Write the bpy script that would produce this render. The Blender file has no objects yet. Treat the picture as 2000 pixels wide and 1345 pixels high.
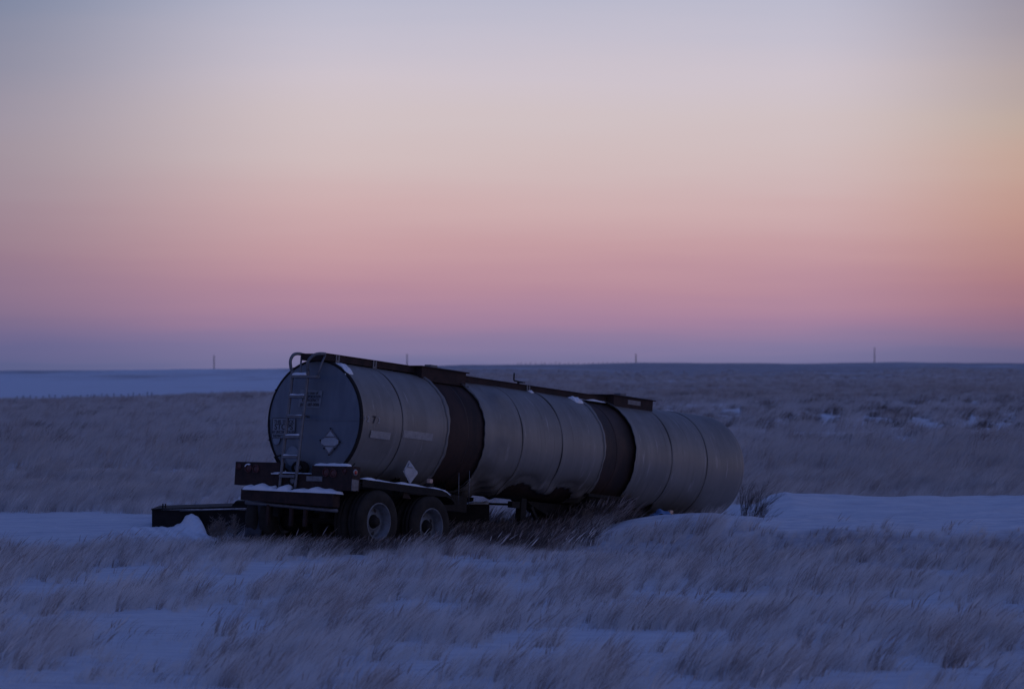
import bpy, bmesh, math, random
import numpy as np
from mathutils import Vector, Matrix
R = math.radians
random.seed(7); rng = np.random.default_rng(11)
sc = bpy.context.scene
COL = sc.collection

# ------------------------------------------------------------------ camera
EYE = 3.15
F = 7500.0; W0, H0 = 2000.0, 1345.0; HOR = 712.0        # focal length and horizon in photo pixels
cd = bpy.data.cameras.new('camera'); cam = bpy.data.objects.new('camera', cd); COL.objects.link(cam)
cd.sensor_width = 36; cd.lens = 36 * F / W0
cd.clip_start = 0.5; cd.clip_end = 30000
cam.location = (0, 0, EYE)
cam.rotation_euler = (R(90) + math.atan((HOR - H0 / 2) / F), 0, 0)
cd.dof.use_dof = True; cd.dof.focus_distance = 65.0; cd.dof.aperture_fstop = 3.0
sc.camera = cam

# ------------------------------------------------------------------ sky and exposure
sc.view_settings.view_transform = 'Standard'; sc.view_settings.look = 'None'
sc.view_settings.exposure = 0; sc.view_settings.gamma = 1
def lin(c):
    return tuple((v / 255 / 12.92 if v / 255 <= .04045 else ((v / 255 + .055) / 1.055) ** 2.4) for v in c)
w = bpy.data.worlds.new('World'); sc.world = w; w.use_nodes = True
nt = w.node_tree; nt.nodes.clear()
N = nt.nodes.new; L = nt.links.new
tc = N('ShaderNodeTexCoord'); sep = N('ShaderNodeSeparateXYZ'); L(tc.outputs['Generated'], sep.inputs[0])
def mth(tree, op, a, b=None, clamp=False):
    m = tree.nodes.new('ShaderNodeMath'); m.operation = op; m.use_clamp = clamp
    for i, v in enumerate((a, b)):
        if v is None: continue
        if isinstance(v, (int, float)): m.inputs[i].default_value = v
        else: tree.links.new(v, m.inputs[i])
    return m.outputs[0]
zc = mth(nt, 'MAXIMUM', sep.outputs['Z'], 0.0)
# soft unevenness of thin cloud: bends the bands a little
mp = N('ShaderNodeMapping'); mp.inputs['Scale'].default_value = (9, 9, 110); L(tc.outputs['Generated'], mp.inputs[0])
nz = N('ShaderNodeTexNoise'); nz.inputs['Scale'].default_value = 1.0; nz.inputs['Detail'].default_value = 3; L(mp.outputs[0], nz.inputs[0])
zc = mth(nt, 'ADD', zc, mth(nt, 'MULTIPLY', mth(nt, 'SUBTRACT', nz.outputs['Fac'], .5), .009))
zc = mth(nt, 'MAXIMUM', zc, 0.0)
tt = mth(nt, 'POWER', zc, .4)
def ramp(stops):
    r = N('ShaderNodeValToRGB'); e = r.color_ramp.elements
    while len(e) > 1: e.remove(e[-1])
    for i, (z, c) in enumerate(stops):
        p = max(z, 0) ** .4
        if i == 0: e[0].position = p; e[0].color = (*c, 1)
        else:
            q = e.new(p); q.color = (*c, 1)
    L(tt, r.inputs[0]); return r.outputs[0]
def rz(row): return math.sin((HOR - row) / F)
UP = [(.135, (.24, .28, .42)), (.2, (.085, .12, .29)), (.38, (.059, .100, .288)), (1, (.044, .078, .252))]
UPL = [(.13, (.13, .17, .28)), (.2, (.06, .09, .24)), (.38, (.059, .100, .288)), (1, (.044, .078, .252))]
def sky(rows, up): return [(rz(r), lin(c)) for r, c in rows] + up
cen = ramp(sky([(712, (113, 111, 152)), (700, (120, 115, 154)), (685, (130, 119, 157)), (655, (144, 123, 157)), (625, (161, 128, 157)), (595, (171, 133, 157)), (565, (181, 139, 156)), (520, (190, 148, 159)),
                (485, (197, 157, 163)), (405, (205, 173, 175)), (305, (208, 188, 189)), (230, (208, 193, 196)), (155, (206, 195, 204)), (70, (196, 191, 206)), (0, (186, 186, 205))], UP))
lef = ramp(sky([(712, (88, 94, 136)), (680, (99, 98, 140)), (655, (112, 103, 141)), (620, (124, 108, 140)), (575, (139, 115, 141)), (510, (149, 122, 141)), (455, (154, 129, 144)), (380, (157, 138, 151)), (305, (158, 145, 157)), (240, (155, 146, 161)),
                (120, (140, 140, 160)), (0, (124, 133, 159))], UPL))
rig = ramp(sky([(712, (90, 92, 130)), (690, (102, 97, 135)), (655, (126, 104, 134)), (620, (144, 108, 131)), (585, (160, 115, 128)), (550, (170, 122, 127)), (510, (177, 131, 129)), (425, (189, 146, 135)), (360, (193, 156, 143)), (305, (194, 163, 149)), (240, (188, 167, 155)),
                (120, (171, 158, 161)), (0, (150, 144, 158))], UPL))
at = mth(nt, 'ARCTAN2', sep.outputs['X'], sep.outputs['Y'])      # azimuth: 0 straight ahead, + to the right
def mixc(tree, f, a, b):
    m = tree.nodes.new('ShaderNodeMix'); m.data_type = 'RGBA'; m.clamp_factor = True
    for s, v in ((m.inputs[0], f), (m.inputs[6], a), (m.inputs[7], b)):
        if isinstance(v, (int, float)): s.default_value = v
        elif isinstance(v, tuple): s.default_value = (*v[:3], 1)
        else: tree.links.new(v, s)
    return m.outputs[2]
def ramp1(f0, f1, src):
    m = N('ShaderNodeMapRange'); m.interpolation_type = 'SMOOTHSTEP'; m.inputs[1].default_value = f0; m.inputs[2].default_value = f1
    L(src, m.inputs[0]); return m.outputs[0]
c1 = mixc(nt, ramp1(-.15, -.04, at), lef, cen)
c2 = mixc(nt, ramp1(.072, .148, at), c1, rig)
# the lit quarter of the dusk sky, behind and to the right of the view
ga = R(112); dt = mth(nt, 'ADD', mth(nt, 'MULTIPLY', sep.outputs['X'], math.sin(ga)), mth(nt, 'MULTIPLY', sep.outputs['Y'], math.cos(ga)))
gl = mth(nt, 'MULTIPLY', mth(nt, 'POWER', mth(nt, 'MAXIMUM', dt, 0.0), 1.5), mth(nt, 'SUBTRACT', 1.0, zc))
vm = N('ShaderNodeVectorMath'); vm.operation = 'SCALE'; vm.inputs[0].default_value = (.22, .205, .24); L(gl, vm.inputs[3])
va = N('ShaderNodeVectorMath'); va.operation = 'ADD'; L(c2, va.inputs[0]); L(vm.outputs[0], va.inputs[1]); c2 = va.outputs[0]
bg = N('ShaderNodeBackground'); bg.inputs['Strength'].default_value = 1.0; L(c2, bg.inputs[0])
wo = N('ShaderNodeOutputWorld'); L(bg.outputs[0], wo.inputs[0])

# ------------------------------------------------------------------ materials
MATS = {}
def pbr(name, col, rough=.6, metal=0.0, var=None, scale=3.0, stretch=(1, 1, 1), detail=6, bump=0.0, bscale=30, spec=.5, rlo=None, lo=.42, hi=.62):
    m = bpy.data.materials.new(name); m.use_nodes = True; t = m.node_tree
    b = t.nodes['Principled BSDF']; b.inputs['Roughness'].default_value = rough; b.inputs['Metallic'].default_value = metal
    b.inputs['Specular IOR Level'].default_value = spec
    tc = t.nodes.new('ShaderNodeTexCoord'); mp = t.nodes.new('ShaderNodeMapping'); mp.inputs['Scale'].default_value = stretch
    t.links.new(tc.outputs['Object'], mp.inputs[0])
    n = t.nodes.new('ShaderNodeTexNoise'); n.inputs['Scale'].default_value = scale; n.inputs['Detail'].default_value = detail; n.inputs['Roughness'].default_value = .6
    t.links.new(mp.outputs[0], n.inputs[0])
    if var is None: var = tuple(c * .6 for c in col)
    r = t.nodes.new('ShaderNodeMapRange'); r.inputs[1].default_value = lo; r.inputs[2].default_value = hi; t.links.new(n.outputs['Fac'], r.inputs[0])
    c = mixc(t, r.outputs[0], col, var); t.links.new(c, b.inputs['Base Color'])
    if rlo is not None:
        q = t.nodes.new('ShaderNodeMapRange'); q.inputs[3].default_value = rough; q.inputs[4].default_value = rlo; t.links.new(n.outputs['Fac'], q.inputs[0]); t.links.new(q.outputs[0], b.inputs['Roughness'])
    if bump:
        n2 = t.nodes.new('ShaderNodeTexNoise'); n2.inputs['Scale'].default_value = bscale; n2.inputs['Detail'].default_value = 4; t.links.new(mp.outputs[0], n2.inputs[0])
        bp = t.nodes.new('ShaderNodeBump'); bp.inputs['Strength'].default_value = 1; bp.inputs['Distance'].default_value = bump
        t.links.new(n2.outputs['Fac'], bp.inputs['Height']); t.links.new(bp.outputs[0], b.inputs['Normal'])
    MATS[name] = m; return m
# trailer metal; the jacket gets fine circumferential scratches (noise stretched across the length)
pbr('aluminium', (.245, .236, .230), .5, .45, (.205, .197, .192), .8, (6, .5, .5), detail=8, bump=.0003, bscale=3, rlo=.6, lo=.35, hi=.7)
def grime(name, dark, light):
    t = MATS[name].node_tree; b = t.nodes['Principled BSDF']; src = b.inputs['Base Color'].links[0].from_socket
    tc = t.nodes.new('ShaderNodeTexCoord')
    def nz(sc_, st, lo, hi, d=6):
        mp = t.nodes.new('ShaderNodeMapping'); mp.inputs['Scale'].default_value = st; t.links.new(tc.outputs['Object'], mp.inputs[0])
        n = t.nodes.new('ShaderNodeTexNoise'); n.inputs['Scale'].default_value = sc_; n.inputs['Detail'].default_value = d; n.inputs['Roughness'].default_value = .65; t.links.new(mp.outputs[0], n.inputs[0])
        r = t.nodes.new('ShaderNodeMapRange'); r.inputs[1].default_value = lo; r.inputs[2].default_value = hi; t.links.new(n.outputs['Fac'], r.inputs[0]); return r.outputs[0]
    c = mixc(t, mth(t, 'MULTIPLY', nz(1.3, (1, 1, 1), .48, .72), .75), src, dark)
    c = mixc(t, mth(t, 'MULTIPLY', nz(2.2, (5, .5, .22), .56, .70), .6), c, tuple(v * .7 for v in dark))
    c = mixc(t, mth(t, 'MULTIPLY', nz(3.1, (3.2, .6, .5), .60, .68, 9), .8), c, light)
    t.links.new(c, b.inputs['Base Color'])
grime('aluminium', (.165, .155, .15), (.36, .355, .36))
pbr('head_paint', (.15, .18, .23), .55, .2, (.11, .135, .18), 2.2, (1, 1, .35), bump=.002, bscale=8)
pbr('bare_rust', (.062, .038, .033), .6, .2, (.030, .023, .024), 1.4, (2, 1, .6), bump=.004, bscale=20, spec=.3)
pbr('rusty_steel', (.048, .029, .028), .8, .1, (.028, .020, .021), 6, bump=.004, bscale=40, spec=.25)
pbr('dark_steel', (.02, .018, .019), .75, .1, (.012, .012, .014), 6, bump=.003, spec=.25)
pbr('rubber', (.022, .02, .02), .85, 0, (.036, .032, .030), 5, spec=.25, bump=.003, bscale=40)
pbr('rim_paint', (.17, .20, .25), .6, .2, (.12, .13, .15), 7, bump=.003)
pbr('ladder_metal', (.155, .165, .19), .5, .4, (.13, .13, .15), 12)
pbr('placard', (.36, .39, .44), .45, .1, (.29, .32, .37), 8)
pbr('placard_frame', (.17, .18, .21), .5, .4, (.12, .12, .14), 12)
pbr('sign_board', (.20, .23, .28), .5, 0, (.17, .20, .25), 6)
pbr('ink', (.02, .02, .03), .6, 0, (.03, .03, .04), 6)
pbr('chalk', (.42, .42, .44), .7, 0, (.28, .28, .29), 60)
pbr('tape', (.34, .33, .33), .45, 0, (.25, .245, .25), 10)
pbr('pale_patch', (.21, .26, .33), .55, 0, (.18, .225, .30), 10)
pbr('red_lens', (.45, .03, .02), .25, 0, (.3, .02, .02), 20)
pbr('dull_lens', (.10, .028, .03), .45, 0, (.06, .02, .025), 20)
pbr('clear_lens', (.60, .42, .34), .3, 0, (.45, .3, .26), 20)
pbr('chrome_ring', (.35, .33, .36), .35, .6, (.2, .2, .22), 20)
pbr('blue_tarp', (.10, .22, .45), .5, 0, (.07, .16, .35), 8, bump=.01, bscale=12)
pbr('hazed_pole_wood', (.16, .15, .16), .85, 0, (.11, .10, .11), 4)  # weathered grey wood, paled so the far poles blend into haze
pbr('twig', (.10, .075, .065), .85, 0, (.06, .045, .04), 9)
pbr('pale_weed', (.30, .24, .20), .85, 0, (.20, .16, .14), 9)
pbr('snow_cover', (.82, .84, .88), .65, 0, (.78, .81, .87), 14, bump=.01, bscale=30, spec=.3)

def grass_mat(name, cols):
    m = bpy.data.materials.new(name); m.use_nodes = True; t = m.node_tree
    b = t.nodes['Principled BSDF']; b.inputs['Roughness'].default_value = .7; b.inputs['Specular IOR Level'].default_value = .2
    tr = t.nodes.new('ShaderNodeBsdfTranslucent'); ms = t.nodes.new('ShaderNodeMixShader'); ms.inputs[0].default_value = .35
    t.links.new(b.outputs[0], ms.inputs[1]); t.links.new(tr.outputs[0], ms.inputs[2]); t.links.new(ms.outputs[0], t.nodes['Material Output'].inputs['Surface'])
    oi = t.nodes.new('ShaderNodeObjectInfo'); cr = t.nodes.new('ShaderNodeValToRGB')
    e = cr.color_ramp.elements; e[0].color = (*cols[0], 1); e[1].color = (*cols[-1], 1)
    for i, c in enumerate(cols[1:-1]):
        q = e.new((i + 1) / (len(cols) - 1)); q.color = (*c, 1)
    t.links.new(oi.outputs['Random'], cr.inputs[0]); t.links.new(cr.outputs[0], b.inputs['Base Color']); t.links.new(cr.outputs[0], tr.inputs['Color'])
    MATS[name] = m
grass_mat('straw', [(.72, .70, .69), (.80, .78, .78), (.64, .61, .60), (.85, .84, .84), (.74, .71, .70)])
grass_mat('dark_straw', [(.38, .32, .31), (.48, .42, .41), (.31, .26, .25), (.42, .36, .35)])

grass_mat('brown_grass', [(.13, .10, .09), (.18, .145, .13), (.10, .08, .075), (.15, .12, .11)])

grass_mat('mid_straw', [(.55, .52, .51), (.62, .59, .59), (.47, .44, .43), (.66, .63, .63)])

# ground: snow, with the straw litter where grass grows (a real change of material, attribute 'cover')
def ground_mat():
    m = bpy.data.materials.new('snowy_ground'); m.use_nodes = True; t = m.node_tree; b = t.nodes['Principled BSDF']
    b.inputs['Roughness'].default_value = .7; b.inputs['Specular IOR Level'].default_value = .25
    tc = t.nodes.new('ShaderNodeTexCoord')
    at = t.nodes.new('ShaderNodeAttribute'); at.attribute_name = 'cover'
    def noise(s, d, st=(1, 1, 1)):
        mp = t.nodes.new('ShaderNodeMapping'); mp.inputs['Scale'].default_value = st; t.links.new(tc.outputs['Object'], mp.inputs[0])
        n = t.nodes.new('ShaderNodeTexNoise'); n.inputs['Scale'].default_value = s; n.inputs['Detail'].default_value = d; n.inputs['Roughness'].default_value = .65
        t.links.new(mp.outputs[0], n.inputs[0]); return n.outputs['Fac']
    n1 = noise(.9, 8, (1, .5, 1)); n2 = noise(.05, 6, (1, .35, 1))
    n3 = t.nodes.new('ShaderNodeMapRange'); n3.inputs[1].default_value = .35; n3.inputs[2].default_value = .65; t.links.new(noise(.008, 6, (1, .45, 1)), n3.inputs[0])
    s = mth(t, 'ADD', mth(t, 'ADD', mth(t, 'MULTIPLY', n1, .45), mth(t, 'MULTIPLY', n2, .45)), mth(t, 'MULTIPLY', n3.outputs[0], .4))      # about .65 on average
    th = mth(t, 'SUBTRACT', 1.02, mth(t, 'MULTIPLY', at.outputs['Fac'], .74))
    r = mth(t, 'MULTIPLY', mth(t, 'SUBTRACT', s, th), 3.2, clamp=True)
    mr = t.nodes.new('ShaderNodeMapRange'); mr.inputs[1].default_value = .35; mr.inputs[2].default_value = .65; t.links.new(noise(.25, 7, (1, .4, 1)), mr.inputs[0])
    straw = mixc(t, mr.outputs[0], (.36, .32, .33), (.52, .48, .49))
    cr_ = t.nodes.new('ShaderNodeMapRange'); cr_.inputs[1].default_value = .42; cr_.inputs[2].default_value = .66; t.links.new(noise(2.2, 8, (.35, 2.4, 1)), cr_.inputs[0])
    streaked_snow = mixc(t, cr_.outputs[0], (.84, .86, .90), (.64, .67, .75))      # snow and wind-packed streaks; the darker tone also paints shade between ripples
    t.links.new(mixc(t, r, streaked_snow, straw), b.inputs['Base Color'])
    bp = t.nodes.new('ShaderNodeBump'); bp.inputs['Distance'].default_value = .2; bp.inputs['Strength'].default_value = 1.0
    h = mth(t, 'ADD', noise(1.6, 5, (.5, 2.2, 1)), mth(t, 'MULTIPLY', noise(9, 4, (.6, 1.6, 1)), .35))
    t.links.new(h, bp.inputs['Height']); t.links.new(bp.outputs[0], b.inputs['Normal'])
    MATS['snowy_ground'] = m
ground_mat()

# ------------------------------------------------------------------ helpers
def tag(o, label=None, cat=None, group=None, kind=None):
    if label: o['label'] = label
    if cat: o['category'] = cat
    if group: o['group'] = group
    if kind: o['kind'] = kind
    return o
def empty(name, loc=(0, 0, 0), parent=None):
    o = bpy.data.objects.new(name, None); COL.objects.link(o); o.location = loc; o.empty_display_size = .3
    if parent: o.parent = parent
    return o
def mesh_obj(name, verts, faces, mat, parent=None, smooth=False, off=(0, 0, 0)):
    me = bpy.data.meshes.new(name)
    v = [(a + off[0], b + off[1], c + off[2]) for a, b, c in verts]
    me.from_pydata(v, [], faces); me.update()
    me.materials.append(MATS[mat] if isinstance(mat, str) else mat)
    if smooth:
        for p in me.polygons: p.use_smooth = True
    o = bpy.data.objects.new(name, me); COL.objects.link(o)
    if parent: o.parent = parent
    return o
class MB:
    """collects shapes for ONE mesh object"""
    def __init__(s): s.v = []; s.f = []; s.sm = []
    def add(s, v, f, smooth=False):
        n = len(s.v); s.v += [tuple(p) for p in v]; s.f += [tuple(i + n for i in q) for q in f]; s.sm += [smooth] * len(f)
    def box(s, a, b, bev=0.0):
        x0, y0, z0 = [min(p, q) for p, q in zip(a, b)]; x1, y1, z1 = [max(p, q) for p, q in zip(a, b)]
        if bev:
            bm = bmesh.new(); bmesh.ops.create_cube(bm, size=1, matrix=Matrix.Translation(((x0+x1)/2, (y0+y1)/2, (z0+z1)/2)) @ Matrix.Diagonal((x1-x0, y1-y0, z1-z0, 1)))
            bmesh.ops.bevel(bm, geom=bm.edges[:], offset=bev, segments=2, affect='EDGES', profile=.5)
            bm.verts.index_update(); s.add([v.co[:] for v in bm.verts], [[v.index for v in f.verts] for f in bm.faces]); bm.free(); return
        s.add([(x0, y0, z0), (x1, y0, z0), (x1, y1, z0), (x0, y1, z0), (x0, y0, z1), (x1, y0, z1), (x1, y1, z1), (x0, y1, z1)],
              [(0, 3, 2, 1), (4, 5, 6, 7), (0, 1, 5, 4), (1, 2, 6, 5), (2, 3, 7, 6), (3, 0, 4, 7)])
    def hexa(s, p):   # 8 corners: bottom ring, top ring
        s.add(p, [(0, 3, 2, 1), (4, 5, 6, 7), (0, 1, 5, 4), (1, 2, 6, 5), (2, 3, 7, 6), (3, 0, 4, 7)])
    def tube(s, pts, r, n=8, cap=True):
        pts = [Vector(p) for p in pts]; rr = r if isinstance(r, (list, tuple)) else [r] * len(pts)
        vs = []; prev = None
        for i, p in enumerate(pts):
            d = (pts[min(i + 1, len(pts) - 1)] - pts[max(i - 1, 0)]).normalized()
            if prev is None: u = d.orthogonal().normalized()
            else: u = (prev - d * prev.dot(d)).normalized()
            prev = u; w_ = d.cross(u)
            for k in range(n):
                a = 2 * math.pi * k / n; vs.append(p + (u * math.cos(a) + w_ * math.sin(a)) * rr[i])
        fs = []
        for i in range(len(pts) - 1):
            for k in range(n): fs.append((i*n + k, i*n + (k+1) % n, (i+1)*n + (k+1) % n, (i+1)*n + k))
        if cap: fs.append(tuple(range(n))[::-1]); fs.append(tuple((len(pts)-1)*n + k for k in range(n)))
        s.add(vs, fs, True)
    def bar(s, a, b, wd, th, up=(0, 0, 1)):
        a = Vector(a); b = Vector(b); d = (b - a).normalized(); u = Vector(up); sd = d.cross(u)
        sd = sd.normalized() if sd.length > 1e-4 else d.orthogonal().normalized(); u = sd.cross(d)
        q = []
        for p in (a, b):
            for i, j in ((-1, -1), (1, -1), (1, 1), (-1, 1)): q.append(p + sd * i * wd / 2 + u * j * th / 2)
        s.add(q, [(0, 1, 2, 3)[::-1], (4, 5, 6, 7), (0, 1, 5, 4), (1, 2, 6, 5), (2, 3, 7, 6), (3, 0, 4, 7)])
    def lathe(s, prof, c, axis='y', n=48, a0=0, a1=2 * math.pi, smooth=True):
        """prof: list of (r, h) ; h runs along the axis from c"""
        full = abs(a1 - a0 - 2 * math.pi) < 1e-6; m = n if full else n + 1; vs = []
        for r, h in prof:
            for k in range(m):
                a = a0 + (a1 - a0) * k / n; p, q = r * math.cos(a), r * math.sin(a)
                if axis == 'y': vs.append((c[0] + p, c[1] + h, c[2] + q))
                elif axis == 'x': vs.append((c[0] + h, c[1] + p, c[2] + q))
                else: vs.append((c[0] + p, c[1] + q, c[2] + h))
        fs = []
        for i in range(len(prof) - 1):
            for k in range(n):
                k2 = (k + 1) % m; fs.append((i*m + k, i*m + k2, (i+1)*m + k2, (i+1)*m + k))
        s.add(vs, fs, smooth)
    def snow(s, x0, x1, y0, y1, z, h, seed=0, step=.035, edge=.05, over=.0):
        """a lumpy cap of snow on a flat top"""
        r_ = random.Random(seed); ph = [r_.uniform(0, 6.3) for _ in range(8)]
        nx = max(4, int((x1 - x0) / step)); ny = max(4, int((y1 - y0) / step)); vs = []
        for i in range(nx + 1):
            for j in range(ny + 1):
                x = x0 + (x1 - x0) * i / nx; y = y0 + (y1 - y0) * j / ny
                e = min(x - x0, x1 - x, y - y0, y1 - y); k = min(1, max(0, e / edge)) ** .5
                v = .62 + .22 * math.sin(x * 9 + ph[0] + 2 * math.sin(y * 3 + ph[1])) + .2 * math.sin(y * 7.3 + ph[2]) * math.sin(x * 4 + ph[3]) + .10 * math.sin(y * 23 + ph[4] + x * 17)
                j1 = .012 * math.sin(y * 19 + ph[5]); j2 = .012 * math.sin(x * 17 + ph[6])
                vs.append((x + (j1 if i in (0, nx) else 0), y + (j2 if j in (0, ny) else 0), z + (h * max(.15, v) * k if k > 0 else -over)))
        fs = [(i*(ny+1)+j, (i+1)*(ny+1)+j, (i+1)*(ny+1)+j+1, i*(ny+1)+j+1) for i in range(nx) for j in range(ny)]
        s.add(vs, fs, True)
    def build(s, name, mat, parent=None, off=(0, 0, 0)):
        o = mesh_obj(name, s.v, s.f, mat, parent, off=off)
        if any(s.sm):
            o.data.polygons.foreach_set('use_smooth', s.sm)
        return o
def at(px, row, d):                    # the ground-frame point seen at a photo pixel, at distance d
    return Vector(((px - 1000) / F * d, d, EYE - (row - HOR) / F * d))

# value noise in numpy
_tab = rng.random((256, 256))
def vnoise(x, y):
    xi = np.floor(x).astype(int); yi = np.floor(y).astype(int); fx = x - xi; fy = y - yi
    fx = fx * fx * (3 - 2 * fx); fy = fy * fy * (3 - 2 * fy)
    g = lambda a, b: _tab[a % 256, b % 256]
    return (g(xi, yi) * (1 - fx) + g(xi + 1, yi) * fx) * (1 - fy) + (g(xi, yi + 1) * (1 - fx) + g(xi + 1, yi + 1) * fx) * fy
def fbm(x, y, o=4):
    s = 0; a = .5; t = 0
    for i in range(o):
        s = s + a * vnoise(x * 2 ** i + 17.3 * i, y * 2 ** i + 5.1 * i); t += a; a *= .5
    return s / t
def sst(a, b, x):
    t = np.clip((x - a) / (b - a), 0, 1); return t * t * (3 - 2 * t)

# ------------------------------------------------------------------ terrain
def ground_z(x, y):
    x = np.asarray(x, float); y = np.asarray(y, float); d = np.maximum(y, 20.); px = 1000 + F * x / d
    ds = [20, 60, 66, 80, 150, 300, 600, 700, 900, 1400, 2000, 3000]
    zr = [0, 0, 0, -.02, -.05, -.15, -.85, -1.0, -1.17, .72, 0, -30]
    zl = [0, 0, 0, -.02, -.05, -.25, -1.35, -5.5, -3.7, -2.45, 0, -30]
    crest = np.interp(px, [-400, 0, 250, 520, 760, 900, 1250, 1600, 1760, 2000, 2500], [727, 723, 722, 720, 716, 713, 709, 709, 707, 709, 712])
    zc_ = EYE - (crest - HOR) / F * 2000
    k = sst(480, 880, px)
    b1 = np.interp(d, ds, zr); b2 = np.interp(d, ds, zl)
    rr_ = np.interp(px, [-300, 0, 520, 900], [786, 783, 767, 764]) + (fbm(px / 90., px * 0 + 3.3, 3) - .5) * 6
    b2 = b2 + (EYE - (rr_ + 4 - HOR) / F * 600 + 1.35) * np.interp(d, [250, 600, 680, 900], [0, 1, 1, 0])
    b1 = b1 + (fbm(px / 160., px * 0 + 7.1, 3) - .5) * 2.6 * np.interp(d, [300, 600, 900, 1400, 1900], [0, .5, 1, 1, 0])
    # the little berm the grass grows on, in front of the wheels
    b1 = b1 + 0; bm_ = .10 * np.exp(-((y - 61.6) / 1.6) ** 2) * sst(-6.5, -4.5, x) * sst(2.0, 0.5, x)
    pk = np.interp(d, [1400, 2000, 3000], [0, 1, 0])
    z = b1 * k + b2 * (1 - k) + zc_ * pk + bm_
    z = z + (fbm(x / 60, d / 90, 3) - .5) * np.interp(d, [100, 300, 600, 3000], [0, .5, 1.2, 3])
    # gentle near undulation
    z = z + (fbm(x / 2.6, y / 3.5, 4) - .5) * .16 * np.interp(d, [58, 62, 74, 80], [1, .25, .25, 1])
    # wind drift on the right, in front of the tank's nose
    A1 = np.interp(x, [.3, 1.36, 2.27, 3.6, 5.5, 9, 16, 40], [0, .20, .36, .47, .47, .42, .34, .2])
    wf = 3.4; wb = np.interp(x, [0, 4.2, 5.2, 7], [.8, .9, 3.0, 9])
    t = y - 68.2 - .25 * np.sin(x * .9)
    r1 = A1 * np.where(t < 0, np.exp(-(t / wf) ** 2), np.exp(-(t / wb) ** 2))
    A2 = np.interp(x, [4.75, 5.0, 5.35, 5.7, 6.6, 9, 14, 40], [0, .10, .36, .43, .34, .37, .42, .3])
    t2 = y - 80; r2 = A2 * np.where(t2 < 0, np.exp(-(t2 / 4.5) ** 2), np.exp(-(t2 / 4.) ** 2))
    # packed snow on the left
    A3 = .23 * sst(-5.15, -5.75, x + .16 * (y - 69)); t3 = y - 71.5; r3 = A3 * np.exp(-(t3 / 4.5) ** 4)
    drift = np.maximum(np.maximum(r1, r2), r3); z = z + drift * (1 + .45 * (fbm(x / 1.1, y / .8, 4) - .5) + .8 * (fbm(x / 3.1 + 5, y / 2.2, 2) - .5))
    return z
def cover(x, y):
    """share of the ground under grass, 0..1"""
    x = np.asarray(x, float); y = np.asarray(y, float); d = np.maximum(y, 20.); px = 1000 + F * x / d
    c = .37 + .17 * sst(300, 1800, px)
    c = c + np.interp(d, [36, 57, 62, 80, 110, 150, 190, 330, 400, 480, 600], [0, .04, .38, .40, .52, .40, .16, .12, .36, .46, .5]) - (.34 * sst(700, 1300, px) + .10) * np.interp(d, [130, 180, 330, 420], [0, 1, 1, 0])
    # bare packed drifts
    left = sst(-4.6, -5.8, x + .4 * np.sin(y)) * sst(64.2, 67.0, y + 2.6 * (fbm(x / 1.3 + 2, y / 2.5, 3) - .5)) * sst(84, 78, y)
    ridge = sst(.9, 2.2, x) * sst(65.0, 67.6, y + .5 * np.sin(x * 1.7) + 3.4 * (fbm(x / 1.4 + 8, y / 2.5, 3) - .5)) * sst(87, 84, y)
    under = sst(.9, 4.5, x) * 0
    c = c * (1 - left) * (1 - ridge) - .5 * left - .5 * ridge + .42 * ridge * sst(.60, .70, fbm(x / 1.7 + 21, y / 3.0, 3))
    # open snow slope far left, mixed hill far right
    kl = sst(900, 500, px)
    ed = d * (1 + .35 * (fbm(px / 120., d / 200., 3) - .5) * sst(600, 1000, px))
    c = np.where(ed > 640, np.interp(d, [640, 900, 1500, 2200], [.40, .32, .50, .75]) * kl + np.interp(d, [640, 900, 1400, 2200], [.92, .74, .95, 1.1]) * (1 - kl), c)
    return c
us = np.concatenate([np.linspace(-3, -.34, 20), np.linspace(-.32, -.17, 22), np.linspace(-.165, .165, 300), np.linspace(.17, .32, 22), np.linspace(.34, 3, 20)])
ys = np.concatenate([np.linspace(-60, 25, 12), np.linspace(28, 34, 6), np.linspace(34.5, 90, 330), np.geomspace(90.5, 3000, 260), [4500, 9000, 16000]])
U, Y = np.meshgrid(us, ys); X = U * np.maximum(Y, 30); Z = ground_z(X, Y)
Z[ys > 3000] = -60
nx = len(us); ny = len(ys)
idx = np.arange(nx * ny).reshape(ny, nx)
fc = np.stack([idx[:-1, :-1], idx[:-1, 1:], idx[1:, 1:], idx[1:, :-1]], -1).reshape(-1, 4)
g = mesh_obj('snowy_ground', np.stack([X, Y, Z], -1).reshape(-1, 3).tolist(), fc.tolist(), 'snowy_ground', smooth=True)
a_ = g.data.attributes.new('cover', 'FLOAT', 'POINT'); a_.data.foreach_set('value', cover(X, Y).reshape(-1).astype(np.float32))
tag(g, kind='structure')

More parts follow.
